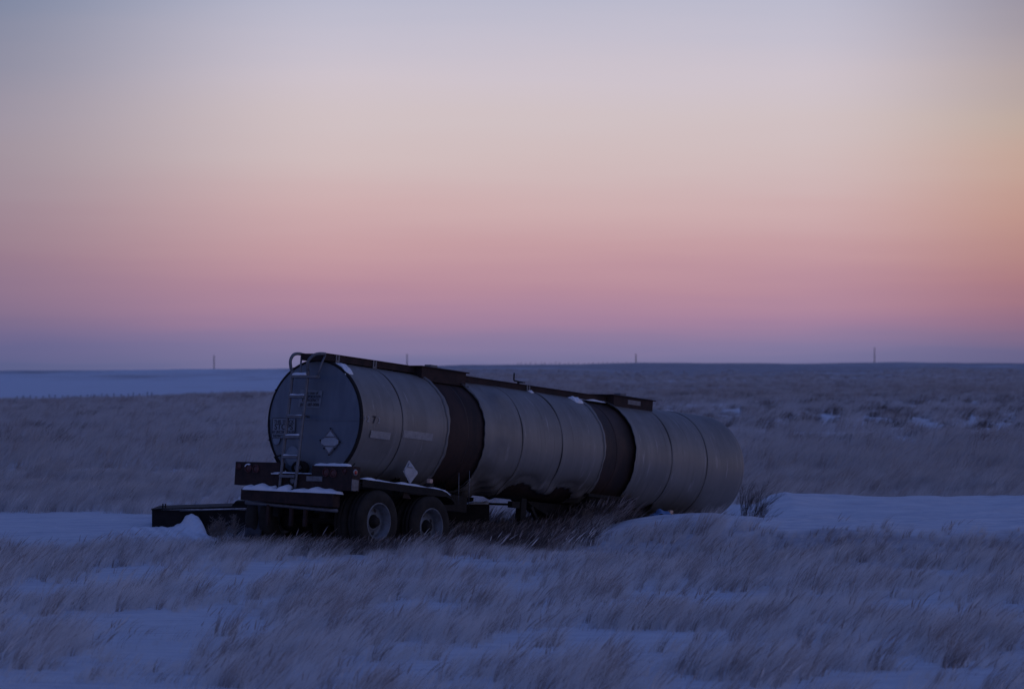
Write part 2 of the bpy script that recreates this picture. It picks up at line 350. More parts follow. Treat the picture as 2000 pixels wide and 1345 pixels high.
# the steep little drift that banks up over the steel frame
def bank(x0, x1, y0, y1, n, m, fz):
    vs = []; fs = []
    for i in range(n + 1):
        for j in range(m + 1):
            x = x0 + (x1 - x0) * i / n; y = y0 + (y1 - y0) * j / m; vs.append((x, y, fz(x, y)))
    for i in range(n):
        for j in range(m): fs.append((i*(m+1)+j, (i+1)*(m+1)+j, (i+1)*(m+1)+j+1, i*(m+1)+j+1))
    return vs, fs
def bank_z(x, y):
    g0 = float(ground_z(x, y)); u = max(0.0, 69.9 - y)                   # distance in front of the frame
    c = -5.80 + .18 * u + .015 * math.sin(y * 6)                      # the crest swings to the right as it runs out
    t = x - c; hw = .12 * max(.35, 1 - u / 2.5)
    if t < -hw: f = math.exp(-((-t - hw) / .075)) * .85 + .15 * math.exp(-((-t - hw) / .3) ** 2)
    elif t > hw: f = max(0.0, 1 - (t - hw) / .09) ** .8
    else: f = 1 - .06 * (t / hw) ** 2
    k = max(0.0, 1 - u / 1.5)
    h = .27 * f * k ** .8
    e = min(x + 7.2, -4.75 - x, y - 65.6, 1); m = min(1, max(0, e / .35))
    return g0 + (h + .010 * math.sin(x * 21 + y * 5) + .008 * math.sin(x * 47 - y * 9)) * m - .024 * (1 - m) - (.03 if f < .02 and t > 0 else 0)
v_, f_ = bank(-7.2, -4.75, 65.6, 69.95, 90, 90, bank_z)
o = mesh_obj('snow_drift', v_, f_, 'snow_cover', smooth=True); tag(o, kind='structure')

# ------------------------------------------------------------------ the tanker trailer
P = Vector((-3.2828, 63.7055, EYE - .921)); YAW, PIT = .6468, .0928
fw = Vector((math.sin(YAW) * math.cos(PIT), math.cos(YAW) * math.cos(PIT), -math.sin(PIT)))
lf = Vector((0, 0, 1)).cross(fw).normalized(); up = fw.cross(lf)
ZO = 2.15                                                             # parts are modelled about the tank axis, the empty sits on the ground
TR = empty('tanker_trailer'); M3 = Matrix((fw, lf, up)).transposed()
TR.matrix_world = Matrix.Translation(P - up * ZO) @ M3.to_4x4()
tag(TR, 'abandoned silver tank trailer nose-down in the snowy grass, its jacket torn open', 'tank trailer')
OFF = (0, 0, ZO)
def part(mb, name, mat, parent=None, label=None):
    o = mb.build(name, mat, parent or TR, OFF if (parent is None or parent is TR) else OFF)
    if label: o['label'] = label
    return o
# inner shell (bare rusty tank)
m = MB(); m.lathe([(.2, .06), (.955, .06), (.955, 11.2), (.2, 11.3)], (0, 0, 0), 'x', 96); part(m, 'inner_tank', 'bare_rust', label='bare dark brown tank wall showing between the torn jacket bands')
for s_ in (2.95, 7.35):
    m = MB(); m.lathe([(.95, -.025), (.959, -.02), (.959, .02), (.95, .025)], (s_, 0, 0), 'x', 96); part(m, 'weld_band', 'bare_rust')
def jag(a, seed, amp):
    return amp * (math.sin(a * 5 + seed) * .5 + math.sin(a * 13 + seed * 2.1) * .3 + math.sin(a * 31 + seed * 1.3) * .25)
def sheet(s0, s1, r0=1.0, r1=1.0, rag0=0, rag1=0, dent=None, hole=None, na=180, name='jacket_sheet', label=None, seed=0):
    ns = max(10, int((s1 - s0) / .035)); vs = []; ok = []
    for i in range(ns + 1):
        for k in range(na):
            a = 2 * math.pi * k / na; t = i / ns
            s_ = s0 + jag(a, seed, rag0) + (s1 + jag(a, seed + 4, rag1) - s0 - jag(a, seed, rag0)) * t
            deg = (math.degrees(a) + 180) % 360 - 180               # 0 = facing side, 90 = top, -90 = bottom
            r = r0 + (r1 - r0) * t + .0025 * math.sin(a * 5 + s_ * 1.1 + seed) + .0022 * math.sin(s_ * 3.7 + a * 3 + seed) * math.sin(a * 2 + s_)
            if dent: r -= dent(s_, deg)
            vs.append((s_, -r * math.cos(a), r * math.sin(a)))
            ok.append(not (hole and hole(s_, deg)))
    fs = []
    for i in range(ns):
        for k in range(na):
            q = (i*na + k, i*na + (k+1) % na, (i+1)*na + (k+1) % na, (i+1)*na + k)
            if sum(ok[j] for j in q) >= 3: fs.append(q)
    o = mesh_obj(name, vs, fs, 'aluminium', TR, smooth=True, off=OFF)
    md = o.modifiers.new('thickness', 'SOLIDIFY'); md.thickness = .010; md.offset = 1
    if label: o['label'] = label
    return o
gz = lambda s_, c, wd: math.exp(-((s_ - c) / wd) ** 2)
def dent1(s_, a):   # flared, peeled rear edge of the middle jacket and other ends
    return 0
def dent2(s_, a):
    d = .05 * gz(s_, 3.75, .28) * gz(a, 55, 14) - .03 * gz(s_, 4.1, .2) * gz(a, 48, 10)
    d += .06 * gz(s_, 4.95, .35) * gz(a, -44, 9) + .06 * gz(s_, 6.25, .3) * gz(a, -46, 9)
    d -= .035 * gz(s_, 5.55, .25) * gz(a, -52, 8)
    d += .03 * gz(s_, 3.6, .2) * gz(a, -38, 10)
    if a < -38: d += (.024 * math.sin(s_ * 7.5 + a * .15) + .008 * math.sin(s_ * 19 - a * .3)) * min(1, (-38 - a) / 14)
    d -= .03 * gz(s_, 3.40, .06) * gz(a, -60, 25)
    d += .02 * gz(s_, 5.1, .5) * gz(a, 10, 22) + .03 * gz(s_, 3.9, .25) * gz(a, -12, 14)
    return max(-.05, min(d * 1.5, .040))
def hole2(s_, a):
    if a > -20 or a < -120: return False
    lim = np.interp(s_, [4.05, 4.35, 4.62, 4.9, 5.2, 5.5, 5.7, 5.95, 6.3, 6.5, 6.62, 6.8], [-90, -74, -55, -46.5, -50, -56, -55, -47.5, -47, -52, -66, -90])
    lim += .8 * math.sin(s_ * 27) + .5 * math.sin(s_ * 61 + 1)
    return a < lim and a > -112
def hole3(s_, a):   # buckled gap at the bottom seam near the nose
    return a < -52 - 80 * abs(s_ - 9.02) and a > -95 and abs(s_ - 9.0) < .2
d1 = lambda s_, a: .018 * gz(s_, .5, .3) * gz(a, -25, 14) + .022 * gz(s_, 1.8, .3) * gz(a, 30, 16) + .02 * gz(s_, 2.1, .2) * gz(a, -30, 12)
sheet(0, 1.100, 1.004, 1.0, dent=d1)
sheet(1.112, 2.33, 1.006, 1.0, rag1=.022, seed=2, dent=d1)
sheet(3.38, 4.455, 1.0, 1.0, rag0=.03, dent=dent2, hole=hole2, seed=5, label='crumpled silver jacket sheet with dents at its top and bottom')
sheet(4.467, 5.625, 1.006, 1.0, dent=dent2, hole=hole2, seed=7)
sheet(5.637, 6.88, 1.006, 1.0, rag1=.012, dent=dent2, hole=hole2, seed=9, label='silver jacket sheet torn and buckled along its underside')
d3 = lambda s_, a: .02 * gz(s_, 9.5, .3) * gz(a, -5, 18) + .025 * gz(s_, 8.5, .3) * gz(a, -28, 14) + .02 * gz(s_, 10.6, .3) * gz(a, 25, 15) + .006 * math.sin(s_ * 60) * gz(s_, 8.15, .25) * gz(a, -5, 40)
sheet(7.88, 9.02, 1.0, 1.0, rag0=.02, dent=d3, hole=hole3, seed=12)
sheet(9.032, 10.172, 1.006, 1.0, dent=d3, hole=hole3, seed=13)
sheet(10.184, 11.33, 1.006, 1.003, dent=d3, seed=14)
# torn, curled edge strips of the jackets
def curl(s_, sgn, seed, wd=.05):
    m = MB(); vs = []; na = 150
    for k in range(na + 1):
        a = R(-75 + 215 * k / na)
        b = .5 + .5 * math.sin(a * 6 + seed) * math.sin(a * 2.3 + seed * 2)
        j = jag(a, seed + (4 if sgn > 0 else 0), .022)
        for q, (dx, dr) in enumerate(((0, .006), (.45, .018), (1, .012 + .02 * b))):
            r = 1.0 + dr * (1 if q else .6); s1 = s_ + sgn * (wd * (dx - .5) * (.5 + b)) + j
            vs.append((s1, -r * math.cos(a), r * math.sin(a)))
    fs = [(k*3+q, (k+1)*3+q, (k+1)*3+q+1, k*3+q+1) for k in range(na) for q in range(2)]
    m.add(vs, fs, True); o = part(m, 'torn_edge', 'aluminium'); md = o.modifiers.new('t', 'SOLIDIFY'); md.thickness = .006
curl(2.335, 1, 2); curl(3.385, -1, 5); curl(6.88, 1, 9, .035); curl(7.88, -1, 12, .06)
# nose
m = MB(); pr = [(1.0, 11.22), (1.0, 11.325)]
for k in range(1, 17):
    a = k / 16 * math.pi / 2; pr.append((.02 + .981 * math.cos(a) ** .72, 11.33 + .40 * math.sin(a)))
m.lathe(pr, (0, 0, 0), 'x', 120); part(m, 'front_head', 'aluminium')
# rear head: two painted half discs with the horizontal lap between them
def half(z0, z1, x):
    m = MB(); vs = []; n = 44; rr = .985
    zs = [z0 + (z1 - z0) * i / 24 for i in range(25)]
    for z in zs:
        hw = math.sqrt(max(1e-6, rr * rr - z * z))
        for k in range(n + 1):
            y = -hw + 2 * hw * k / n; rad = math.hypot(y, z)
            vs.append((x - .035 * (1 - (rad / rr) ** 2) + .003 * math.sin(y * 9 + z * 4), y, z + (.0 if abs(z) > .03 else 0)))
    fs = [(i*(n+1)+k, i*(n+1)+k+1, (i+1)*(n+1)+k+1, (i+1)*(n+1)+k) for i in range(24) for k in range(n)]
    m.add(vs, fs, True); return m
part(half(-.985, .012, .012), 'rear_head_sheet', 'head_paint', label='lower blue-grey sheet of the flat rear end')
part(half(.0, .985, .004), 'rear_head_sheet', 'head_paint', label='upper blue-grey sheet of the flat rear end')
m = MB(); m.lathe([(.975, .02), (.975, -.004), (1.0, -.008), (1.012, .0), (1.012, .05)], (0, 0, 0), 'x', 120); part(m, 'rim_band', 'dark_steel')
for a in (62, 42, 22, 2, -18, -40, 100, 120, 150, 200, 230):
    m = MB(); a = R(a); m.lathe([(.0, -.022), (.014, -.02), (.016, .0)], (-.004, -.998 * math.cos(a), .998 * math.sin(a)), 'x', 10); part(m, 'rim_bolt', 'dark_steel')

# catwalk (the long dark box along the top) and the two spill boxes
m = MB()
CW = .26
m.box((-.12, -CW, .99), (2.26, -CW + .012, 1.10)); m.box((-.12, CW - .012, .99), (2.26, CW, 1.10)); m.box((-.12, -CW + .012, 1.06), (2.26, CW - .012, 1.072)); m.box((-.132, -CW, .99), (-.12, CW, 1.10))
m.box((-.13, -CW - .02, 1.10), (2.26, -CW + .03, 1.108)); m.box((-.13, CW - .03, 1.10), (2.26, CW + .02, 1.108))
part(m, 'catwalk_rail', 'rusty_steel')
m = MB()
m.box((3.49, -CW, .96), (7.89, -CW + .012, 1.065)); m.box((3.49, CW - .012, .96), (7.89, CW, 1.065)); m.box((3.49, -CW + .012, 1.02), (7.89, CW - .012, 1.032))
m.box((3.49, -CW - .02, 1.065), (7.89, -CW + .03, 1.073)); m.box((3.49, CW - .03, 1.065), (7.89, CW + .02, 1.073))
part(m, 'catwalk_rail', 'rusty_steel')
def spill(x0, x1, plate):
    b = MB(); b.box((x0, -.42, .88), (x1, -.408, 1.10)); b.box((x0, .408, .88), (x1, .42, 1.10)); b.box((x0, -.408, .9), (x0 + .012, .408, 1.10)); b.box((x1 - .012, -.408, .9), (x1, .408, 1.10)); b.box((x0 + .012, -.408, 1.0), (x1 - .012, .408, 1.012))
    b.box((x0 - .03, -.46, .868), (x1 + .05, -.40, .88))
    bx = part(b, 'spill_box', 'rusty_steel')
    l = MB(); l.box((x0 - .05, -.45, 1.10), (x1 + .06, -.36, 1.118)); l.box((x0 - .05, .36, 1.10), (x1 + .06, .45, 1.118)); l.box((x0 - .05, -.36, 1.10), (x0 + .06, .36, 1.118)); l.box((x1 - .05, -.36, 1.10), (x1 + .06, .36, 1.118))
    part(l, 'box_flange', 'rusty_steel', bx)
    xm = (x0 + x1) / 2
    h = MB(); h.lathe([(.0, .05), (.24, .045), (.27, .03), (.27, -.08)], (xm - .2, .0, 1.09), 'z', 32); hh = part(h, 'hatch', 'dark_steel', bx)
    h = MB(); h.box((xm + .0, -.12, 1.118), (xm + .30, .10, 1.165), .01); h.box((xm + .05, -.08, 1.165), (xm + .24, .06, 1.20), .006); part(h, 'vent_cover', 'ladder_metal', bx)
    h = MB(); h.box((xm + .34, -.2, 1.118), (xm + .62, .12, 1.15), .01); part(h, 'vent_cover', 'ladder_metal', bx)
    if plate:
        h = MB(); h.box((xm - .18, -.426, .98), (xm + .22, -.42, 1.06)); part(h, 'name_plate', 'placard_frame', bx)
spill(2.26, 3.49, False); spill(7.90, 9.14, True)
for s_, z in ((.19, 1.0), (1.17, .99), (5.5, .98)):
    m = MB(); m.box((s_ - .05, -CW - .014, z - .03), (s_ - .015, -CW - .002, 1.10 if s_ < 3 else 1.07)); m.box((s_ + .015, -CW - .014, z - .03), (s_ + .05, -CW - .002, 1.10 if s_ < 3 else 1.07)); m.box((s_ - .05, -CW - .012, z - .02), (s_ + .05, -CW - .002, z + .015)); m.box((s_ - .05, -CW - .05, z - .045), (s_ + .05, -CW, z - .03))
    part(m, 'rail_bracket', 'ladder_metal')
m = MB(); m.tube([(5.42, -.1, 1.02), (5.42, -.1, 1.13)], .022); m.tube([(5.55, -.1, 1.125), (5.30, -.1, 1.135), (5.285, -.1, 1.15), (5.285, -.1, 1.27)], .014, 6); m.tube([(5.42, -.1, 1.115), (5.62, -.1, 1.13)], .01, 6); part(m, 'valve_crank', 'dark_steel')
# two snow lumps by the top edge
for (s_, a, l_, wd, h, sd) in ((.15, 62, .42, .11, .05, 1), (5.52, 72, .10, .05, .04, 2), (6.75, 66, .26, .12, .06, 3)):
    m = MB(); vs = []; n1, n2 = 18, 12
    for i in range(n1 + 1):
        for j in range(n2 + 1):
            u = i / n1 * 2 - 1; v = j / n2 * 2 - 1; k = max(0, 1 - u * u) * max(0, 1 - v * v)
            wob = .8 + .3 * math.sin(u * 7 + sd) * math.cos(v * 5 + sd)
            sx = s_ + u * wd + .06 * v * (sd == 1); aa = R(a) + v * l_ / 2
            r = .998 + h * math.sqrt(k) * wob - (.0 if k > 0 else .012)
            vs.append((sx, -r * math.cos(aa), r * math.sin(aa)))
    m.add(vs, [(i*(n2+1)+j, (i+1)*(n2+1)+j, (i+1)*(n2+1)+j+1, i*(n2+1)+j+1) for i in range(n1) for j in range(n2)], True)
    part(m, 'snow_lump', 'snow_cover')
m = MB(); m.snow(7.0, 7.86, -.30, .2, .955, .05, 6); part(m, 'snow_lump', 'snow_cover')

# ladder
LAD = empty('ladder', parent=TR)
def rail(y, ytop, xe):
    m = MB(); pts = [(-.43, y, -1.19), (-.36, y, -.3), (-.28, y, .68), (-.33, y + (ytop - y) * .1, .84), (-.36, y + (ytop - y) * .3, .96), (-.31, y + (ytop - y) * .6, 1.055), (-.22, y + (ytop - y) * .85, 1.088), (xe, ytop, 1.09)]
    v = [Vector(p) for p in pts]; fine = []
    for i in range(len(v) - 1):
        p0 = v[max(i-1, 0)]; p1 = v[i]; p2 = v[i+1]; p3 = v[min(i+2, len(v)-1)]
        for k in range(5):
            t = k / 5; fine.append(.5 * ((2*p1) + (-p0+p2)*t + (2*p0-5*p1+4*p2-p3)*t*t + (-p0+3*p1-3*p2+p3)*t**3))
    fine.append(v[-1]); m.tube(fine, .027, 8); return m
part(rail(.295, .262, -.12), 'ladder_rail', 'ladder_metal', LAD); part(rail(-.04, -.262, -.12), 'ladder_rail', 'ladder_metal', LAD)
xr = lambda z: -.36 + (z + .3) * .082
for i, z in enumerate((.73, .395, .06, -.275, -.61, -.93)):
    m = MB(); x = xr(z); y0 = -.04 if i else -.26
    m.box((x - .06, y0, z - .055), (x + .06, .29, z - .008), .004)
    st = part(m, 'ladder_step', 'ladder_metal', LAD)
    if i < 5:
        m = MB(); m.snow(x - .058, x + .058, y0 + .01 if i else -.04, .28, z - .008, .035 if i else .05, i + 20, .02, .03); part(m, 'snow_cap', 'snow_cover', st)
for a, b in (((-.12, -.262, 1.08), (-.27, -.25, .72)), ((-.12, .255, 1.05), (-.27, .12, .72)), ((.0, .1, .05), (-.34, .1, .05))):
    m = MB(); m.tube([a, ((a[0]+b[0])/2 - .01, (a[1]+b[1])/2, (a[2]+b[2])/2 + .02), b], .018, 6); part(m, 'ladder_brace', 'ladder_metal', LAD)
for y in (.29, -.04):
    m = MB(); m.box((-.49, y - .03, -1.19), (-.38, y + .03, -1.165)); part(m, 'ladder_foot', 'dark_steel', LAD)

# signs and placards on the rear head
def text(body, size, loc, parent, mat='ink', bold=1.0, rot=None, align='CENTER', xs=1.0):
    cu = bpy.data.curves.new('lettering', 'FONT'); cu.body = body; cu.size = size; cu.align_x = align; cu.align_y = 'CENTER'; cu.extrude = .0012; cu.offset = size * .018 * bold
    t = bpy.data.objects.new('tmp', cu); COL.objects.link(t); bpy.context.view_layer.update()
    me = bpy.data.meshes.new_from_object(t.evaluated_get(bpy.context.evaluated_depsgraph_get())); bpy.data.objects.remove(t)
    me.materials.clear(); me.materials.append(MATS[mat]); me.name = 'lettering'
    o = bpy.data.objects.new('lettering', me); COL.objects.link(o); o.parent = parent
    # default: read from behind the trailer: text right = -Y, text up = +Z, facing -X
    mm = rot or Matrix(((0, 0, -1), (-1, 0, 0), (0, 1, 0)))
    o.matrix_local = Matrix.Translation(Vector(loc) + Vector(OFF)) @ mm.to_4x4() @ Matrix.Diagonal((xs, 1, 1, 1))
    return o
m = MB(); m.box((-.034, .875, -.312), (-.028, .372, .03)); sg = part(m, 'warning_sign', 'sign_board', label='square sign reading THIS TRUCK STOPS AT UNCONTROLLED RAILWAY CROSSINGS')
m = MB()
for a, b in (((.875, -.312), (.867, .03)), ((.380, -.312), (.372, .03)), ((.875, .022), (.372, .03)), ((.875, -.312), (.372, -.304))): m.box((-.037, a[0], a[1]), (-.034, b[0], b[1]))
part(m, 'sign_border', 'ink', sg)
for tx, sz, z, xs in (('THIS TRUCK', .078, -.035, 1.0), ('STOPS', .135, -.122, 1.05), ('AT UNCONTROLLED', .068, -.207, .74), ('RAILWAY CROSSINGS', .066, -.27, .68)):
    text(tx, sz, (-.0365, .624, z), sg, xs=xs)
m = MB(); m.hexa([(-.038, .335, .22), (-.038, -.14, .20), (-.033, -.14, .20), (-.033, .335, .22), (-.038, .30, .512), (-.038, -.172, .49), (-.033, -.172, .49), (-.033, .30, .512)]); sg = part(m, 'warning_sign', 'sign_board', label='upper sign with the emergency telephone number')
for tx, sz, z, y, xs in (('In case of', .066, .452, .04, 1.0), ('TRANSPORTATION', .068, .388, .065, .70), ('EMERGENCY', .068, .328, .07, .95), ('(604) 687-0086', .074, .255, .085, .9)):
    text(tx, sz, (-.0405, y, z), sg, bold=.7, xs=xs)
# circles of fresh paint and the oval reflector
def disc(c, ry, rz, mat, name, x=-.03, th=.004, n=40, top=1.0):
    m = MB(); vs = [(x, c[0] + ry * math.cos(2*math.pi*k/n), c[1] + min(rz * math.sin(2*math.pi*k/n), rz * top)) for k in range(n)] + [(x - th, c[0] + ry * math.cos(2*math.pi*k/n), c[1] + min(rz * math.sin(2*math.pi*k/n), rz * top)) for k in range(n)]
    m.add(vs, [tuple(range(n)), tuple(n + k for k in range(n))[::-1]] + [(k, (k+1) % n, n + (k+1) % n, n + k) for k in range(n)]); return part(m, name, mat)
disc((.77, -.318), .078, .098, 'pale_patch', 'paint_patch', x=-.0275)
disc((.40, -.60), .14, .165, 'pale_patch', 'paint_patch', x=-.028, th=.0015)
disc((.16, -.80), .17, .12, 'dark_steel', 'outlet_ring', x=-.06, th=.06)
disc((.16, -.80), .06, .05, 'ladder_metal', 'outlet_cap', x=-.13, th=.05)
def placard(c, h, name, T, label=None, back='placard_frame'):
    """diamond holder with three flip panels; T maps (across, up, out) to the local frame"""
    g_ = empty(name, parent=TR)
    if label: g_['label'] = label
    def pl(pts, o0, o1, nm, mat):
        m = MB(); n = len(pts); vs = [T(c, p[0], p[1], o0) for p in pts] + [T(c, p[0], p[1], o1) for p in pts]
        m.add(vs, [tuple(range(n))[::-1], tuple(range(n, 2*n))] + [(k, (k+1) % n, n+(k+1) % n, n+k) for k in range(n)]); part(m, nm, mat, g_)
    pl([(h, 0), (0, h), (-h, 0), (0, -h)], .002, .008, 'placard_back', back)
    q = h * .84; a = h * .36; t = .012
    pl([(q - a - t, a + t), (0, q), (-(q - a - t), a + t)], .009, .014, 'flip_panel', 'placard')
    pl([(q - a, a - t), (-(q - a), a - t), (-q, .03), (-q, -.03), (-(q - a), -a + t), (q - a, -a + t), (q, -.03), (q, .03)], .009, .015, 'flip_panel', 'placard')
    pl([(q - a - t, -a - t), (-(q - a - t), -a - t), (0, -q)], .009, .014, 'flip_panel', 'placard')
    for (u, v) in ((0, h * 1.02), (h * .98, 0), (-h * .95, .1 * h), (-h * .55, -h * .5), (.0, -h * 1.0), (h * .5, -h * .52)):
        m = MB(); ctr = T(c, u, v, .01); e_ = .011 if back != 'placard' else .005; m.box(tuple(k - e_ for k in ctr), tuple(k + e_ for k in ctr), e_ * .3); part(m, 'fastener', 'dark_steel', g_)
    return g_
placard((-.032, -.40, -.355), .215, 'placard_holder', lambda c, u, v, o_: (c[0] - o_, c[1] - u, c[2] + v))
# side placard: plate tilted out along the lower right flank, top corner bent
def Ts(c, u, v, o_):
    return (c[0] + u + .0 * v, c[1] - o_ - .32 * v * 0 + (.05 * max(0, v - .1) / .1 if v > .1 else 0), c[2] + v)
placard((1.40, -.985, -.745), .20, 'placard_holder', Ts, label='pale diamond placard on the right flank above the mudguard', back='placard')
m = MB(); m.bar((1.40, -.97, -.85), (1.40, -.9, -.98), .04, .01); part(m, 'placard_bracket', 'dark_steel')
# reflective tape and stencilled number on the flank
def patch(s0, s1, a0, a1, mat, name, r=1.010, slope=0):
    m = MB(); vs = []; n = 12
    for i in range(n + 1):
        for j in range(4):
            s_ = s0 + (s1 - s0) * j / 3; a = R(a0 + (a1 - a0) * i / n + slope * (s_ - s0)); rr = r + .005; vs.append((s_, -rr * math.cos(a), rr * math.sin(a)))
    m.add(vs, [(i*4+j, i*4+j+1, (i+1)*4+j+1, (i+1)*4+j) for i in range(n) for j in range(3)], True); return part(m, name, mat)
patch(.28, .80, -14.5, -7.5, 'tape', 'reflective_tape'); patch(1.13, 1.92, -10.5, -3.5, 'tape', 'reflective_tape')
mm = Matrix(((1, 0, 0), (0, 0, -1), (0, 1, 0)))
text('1', .135, (.085, -1.0135, .04), TR, 'chalk', 0, mm); text('2', .135, (.175, -1.0135, .04), TR, 'chalk', 0, mm); text('7', .17, (.335, -1.0135, .04), TR, 'ink', 1.2, mm); text('3', .135, (.46, -1.0135, .04), TR, 'chalk', 0, mm)
# weep line and stick near the lower rear seam
m = MB(); m.tube([(.16, -.80, -.69), (.05, -.78, -.80), (-.02, -.77, -.88)], .009, 5); part(m, 'hose', 'dark_steel')
m = MB(); m.tube([(-.1, .60, -.78), (-.2, .64, -.63), (-.15, .55, -.60), (-.2, .46, -.68), (-.3, .35, -.86), (-.35, .3, -1.0)], .018, 6); part(m, 'hose', 'rubber')

# light bar
m = MB(); m.box((-.40, .345, -1.12), (-.392, 1.315, -.735)); m.box((-.392, .345, -.748), (-.26, 1.315, -.735)); m.box((-.392, 1.303, -1.12), (-.26, 1.315, -.748)); m.box((-.392, .345, -1.12), (-.26, .357, -.748)); m.box((-.392, .357, -1.12), (-.26, 1.303, -1.108)); lb1 = part(m, 'light_box', 'rusty_steel')
m = MB(); m.box((-.40, -1.218, -1.17), (-.392, -.354, -.775)); m.box((-.392, -1.218, -.788), (-.20, -.354, -.775)); m.box((-.392, -1.218, -1.17), (-.20, -1.206, -.788)); m.box((-.392, -.366, -1.17), (-.2, -.354, -.788)); m.box((-.392, -1.206, -1.17), (-.2, -.366, -1.158)); lb2 = part(m, 'light_box', 'rusty_steel')
m = MB(); m.snow(-.40, -.20, -1.08, -.36, -.775, .065, 3); part(m, 'snow_cap', 'snow_cover', lb2)
m = MB(); m.box((-.385, -.353, -1.19), (-.30, .344, -.915)); cb = part(m, 'cross_member', 'rusty_steel')
m = MB(); m.snow(-.43, -.26, -.34, .50, -.914, .04, 4); m.box((-.43, .345, -.93), (-.40, .5, -.915)); part(m, 'snow_cap', 'snow_cover', cb)
def lamp(y, z, r, par, mat='dull_lens', x=-.40, snow=False, ring='dull_lens'):
    m = MB(); m.lathe([(r, .0), (r, -.02), (r * .86, -.024), (r * .86, -.006)], (x, y, z), 'x', 24); a = part(m, 'lamp_ring', ring, par)
    m = MB(); m.lathe([(0, -.018), (r * .5, -.016), (r * .85, -.004)], (x, y, z), 'x', 24); part(m, 'lamp_lens', mat, par)
lamp(1.235, -.815, .052, lb1); lamp(1.02, -.84, .07, lb1); lamp(.855, -.85, .07, lb1)
m = MB(); m.lathe([(.055, -.03), (.075, -.028), (.078, -.005)], (-.40, 1.02, -.84), 'x', 16, R(20), R(125)); part(m, 'snow_cap', 'snow_cover', lb1)
lamp(-.66, -.885, .07, lb2); lamp(-.82, -.895, .07, lb2); lamp(-1.05, -.855, .042, lb2)
lamp(.06, -1.03, .072, cb, 'placard_frame', x=-.385, ring='dark_steel')
m = MB(); m.box((-.408, -.59, -1.03), (-.402, -.25, -.95)); part(m, 'number_plate', 'placard_frame', lb2)
m = MB(); m.lathe([(.0, -.012), (.03, -.012), (.034, -.002)], (-.33, -1.222, -.87), 'y', 20); part(m, 'side_reflector', 'red_lens', lb2, label='bright red round reflector')
m = MB(); m.lathe([(.034, -.012), (.052, -.01), (.054, .0)], (-.33, -1.218, -.87), 'y', 24); part(m, 'reflector_ring', 'chrome_ring', lb2)
m = MB(); m.box((-.41, -1.232, -1.17), (-.30, -1.222, -.985)); m.box((-.30, -1.229, -1.16), (-.24, -1.221, -.99)); part(m, 'corner_plate', 'placard_frame', lb2)
# bumper
m = MB(); m.hexa([(-.58, -.985, -1.455), (-.57, -.985, -1.455), (-.57, 1.0, -1.375), (-.58, 1.0, -1.375), (-.58, -.985, -1.225), (-.57, -.985, -1.225), (-.57, 1.0, -1.195), (-.58, 1.0, -1.195)])
m.hexa([(-.57, -1.02, -1.237), (-.36, -1.02, -1.237), (-.36, 1.0, -1.207), (-.57, 1.0, -1.207), (-.575, -1.02, -1.225), (-.36, -1.02, -1.225), (-.36, 1.0, -1.195), (-.575, 1.0, -1.195)])
m.hexa([(-.57, -.985, -1.452), (-.40, -.985, -1.452), (-.40, -.97, -1.452), (-.57, -.97, -1.452), (-.57, -.985, -1.24), (-.40, -.985, -1.24), (-.40, -.97, -1.24), (-.57, -.97, -1.24)])
bp_ = part(m, 'bumper', 'rusty_steel')
m = MB(); vs = []; n1, n2 = 10, 80
for i in range(n1 + 1):
    for j in range(n2 + 1):
        x = -.60 + .235 * i / n1; y = -1.05 + 2.03 * j / n2; base = -1.2265 + (y + 1.02) * .0149
        e = min(x + .60, -.365 - x, y + 1.05, .98 - y); k = math.sqrt(min(1, max(0, e / .06)))
        f_ = 1.0 if (abs(y - .29) > .06 and abs(y + .04) > .06) else .45
        h = 1.45 * (.055 + .045 * math.exp(-((y - .62) / .15) ** 2) + .015 * math.sin(y * 8) + .01 * math.sin(y * 21) + .02 * math.exp(-((y - .12) / .09) ** 2)) * f_ * (.5 + .5 * i / n1)
        vs.append((x + .01 * math.sin(y * 15), y, base + (h * k if k > 0 else -.012)))
m.add(vs, [(i*(n2+1)+j, (i+1)*(n2+1)+j, (i+1)*(n2+1)+j+1, i*(n2+1)+j+1) for i in range(n1) for j in range(n2)], True); part(m, 'snow_cap', 'snow_cover', bp_)
m = MB(); m.tube([(-.50, -1.03, -1.51), (-.50, -.3, -1.475), (-.49, .4, -1.44), (-.50, .95, -1.415)], .03, 8); part(m, 'bumper_pipe', 'ladder_metal', bp_)
for y in (.45, -.05, -.35):
    m = MB(); m.box((-.52, y - .03, -1.78), (-.47, y + .03, -1.44)); part(m, 'bumper_strut', 'rusty_steel', bp_)
# mud flap
m = MB(); vs = []
for i in range(9):
    for j in range(7):
        vs.append((-.12 - .03 * (i / 8) ** 2 + .015 * math.sin(j * 1.1 + i * .5), 1.20 - .36 * j / 6 + .03 * i / 8, -1.36 - .62 * i / 8))
m.add(vs, [(i*7+j, i*7+j+1, (i+1)*7+j+1, (i+1)*7+j) for i in range(8) for j in range(6)], True); o = part(m, 'mud_flap', 'rubber'); md = o.modifiers.new('t', 'SOLIDIFY'); md.thickness = .012
o.data.materials.clear(); o.data.materials.append(pbr('blue_rubber', (.035, .045, .075), .7, 0, (.025, .03, .05), 6))

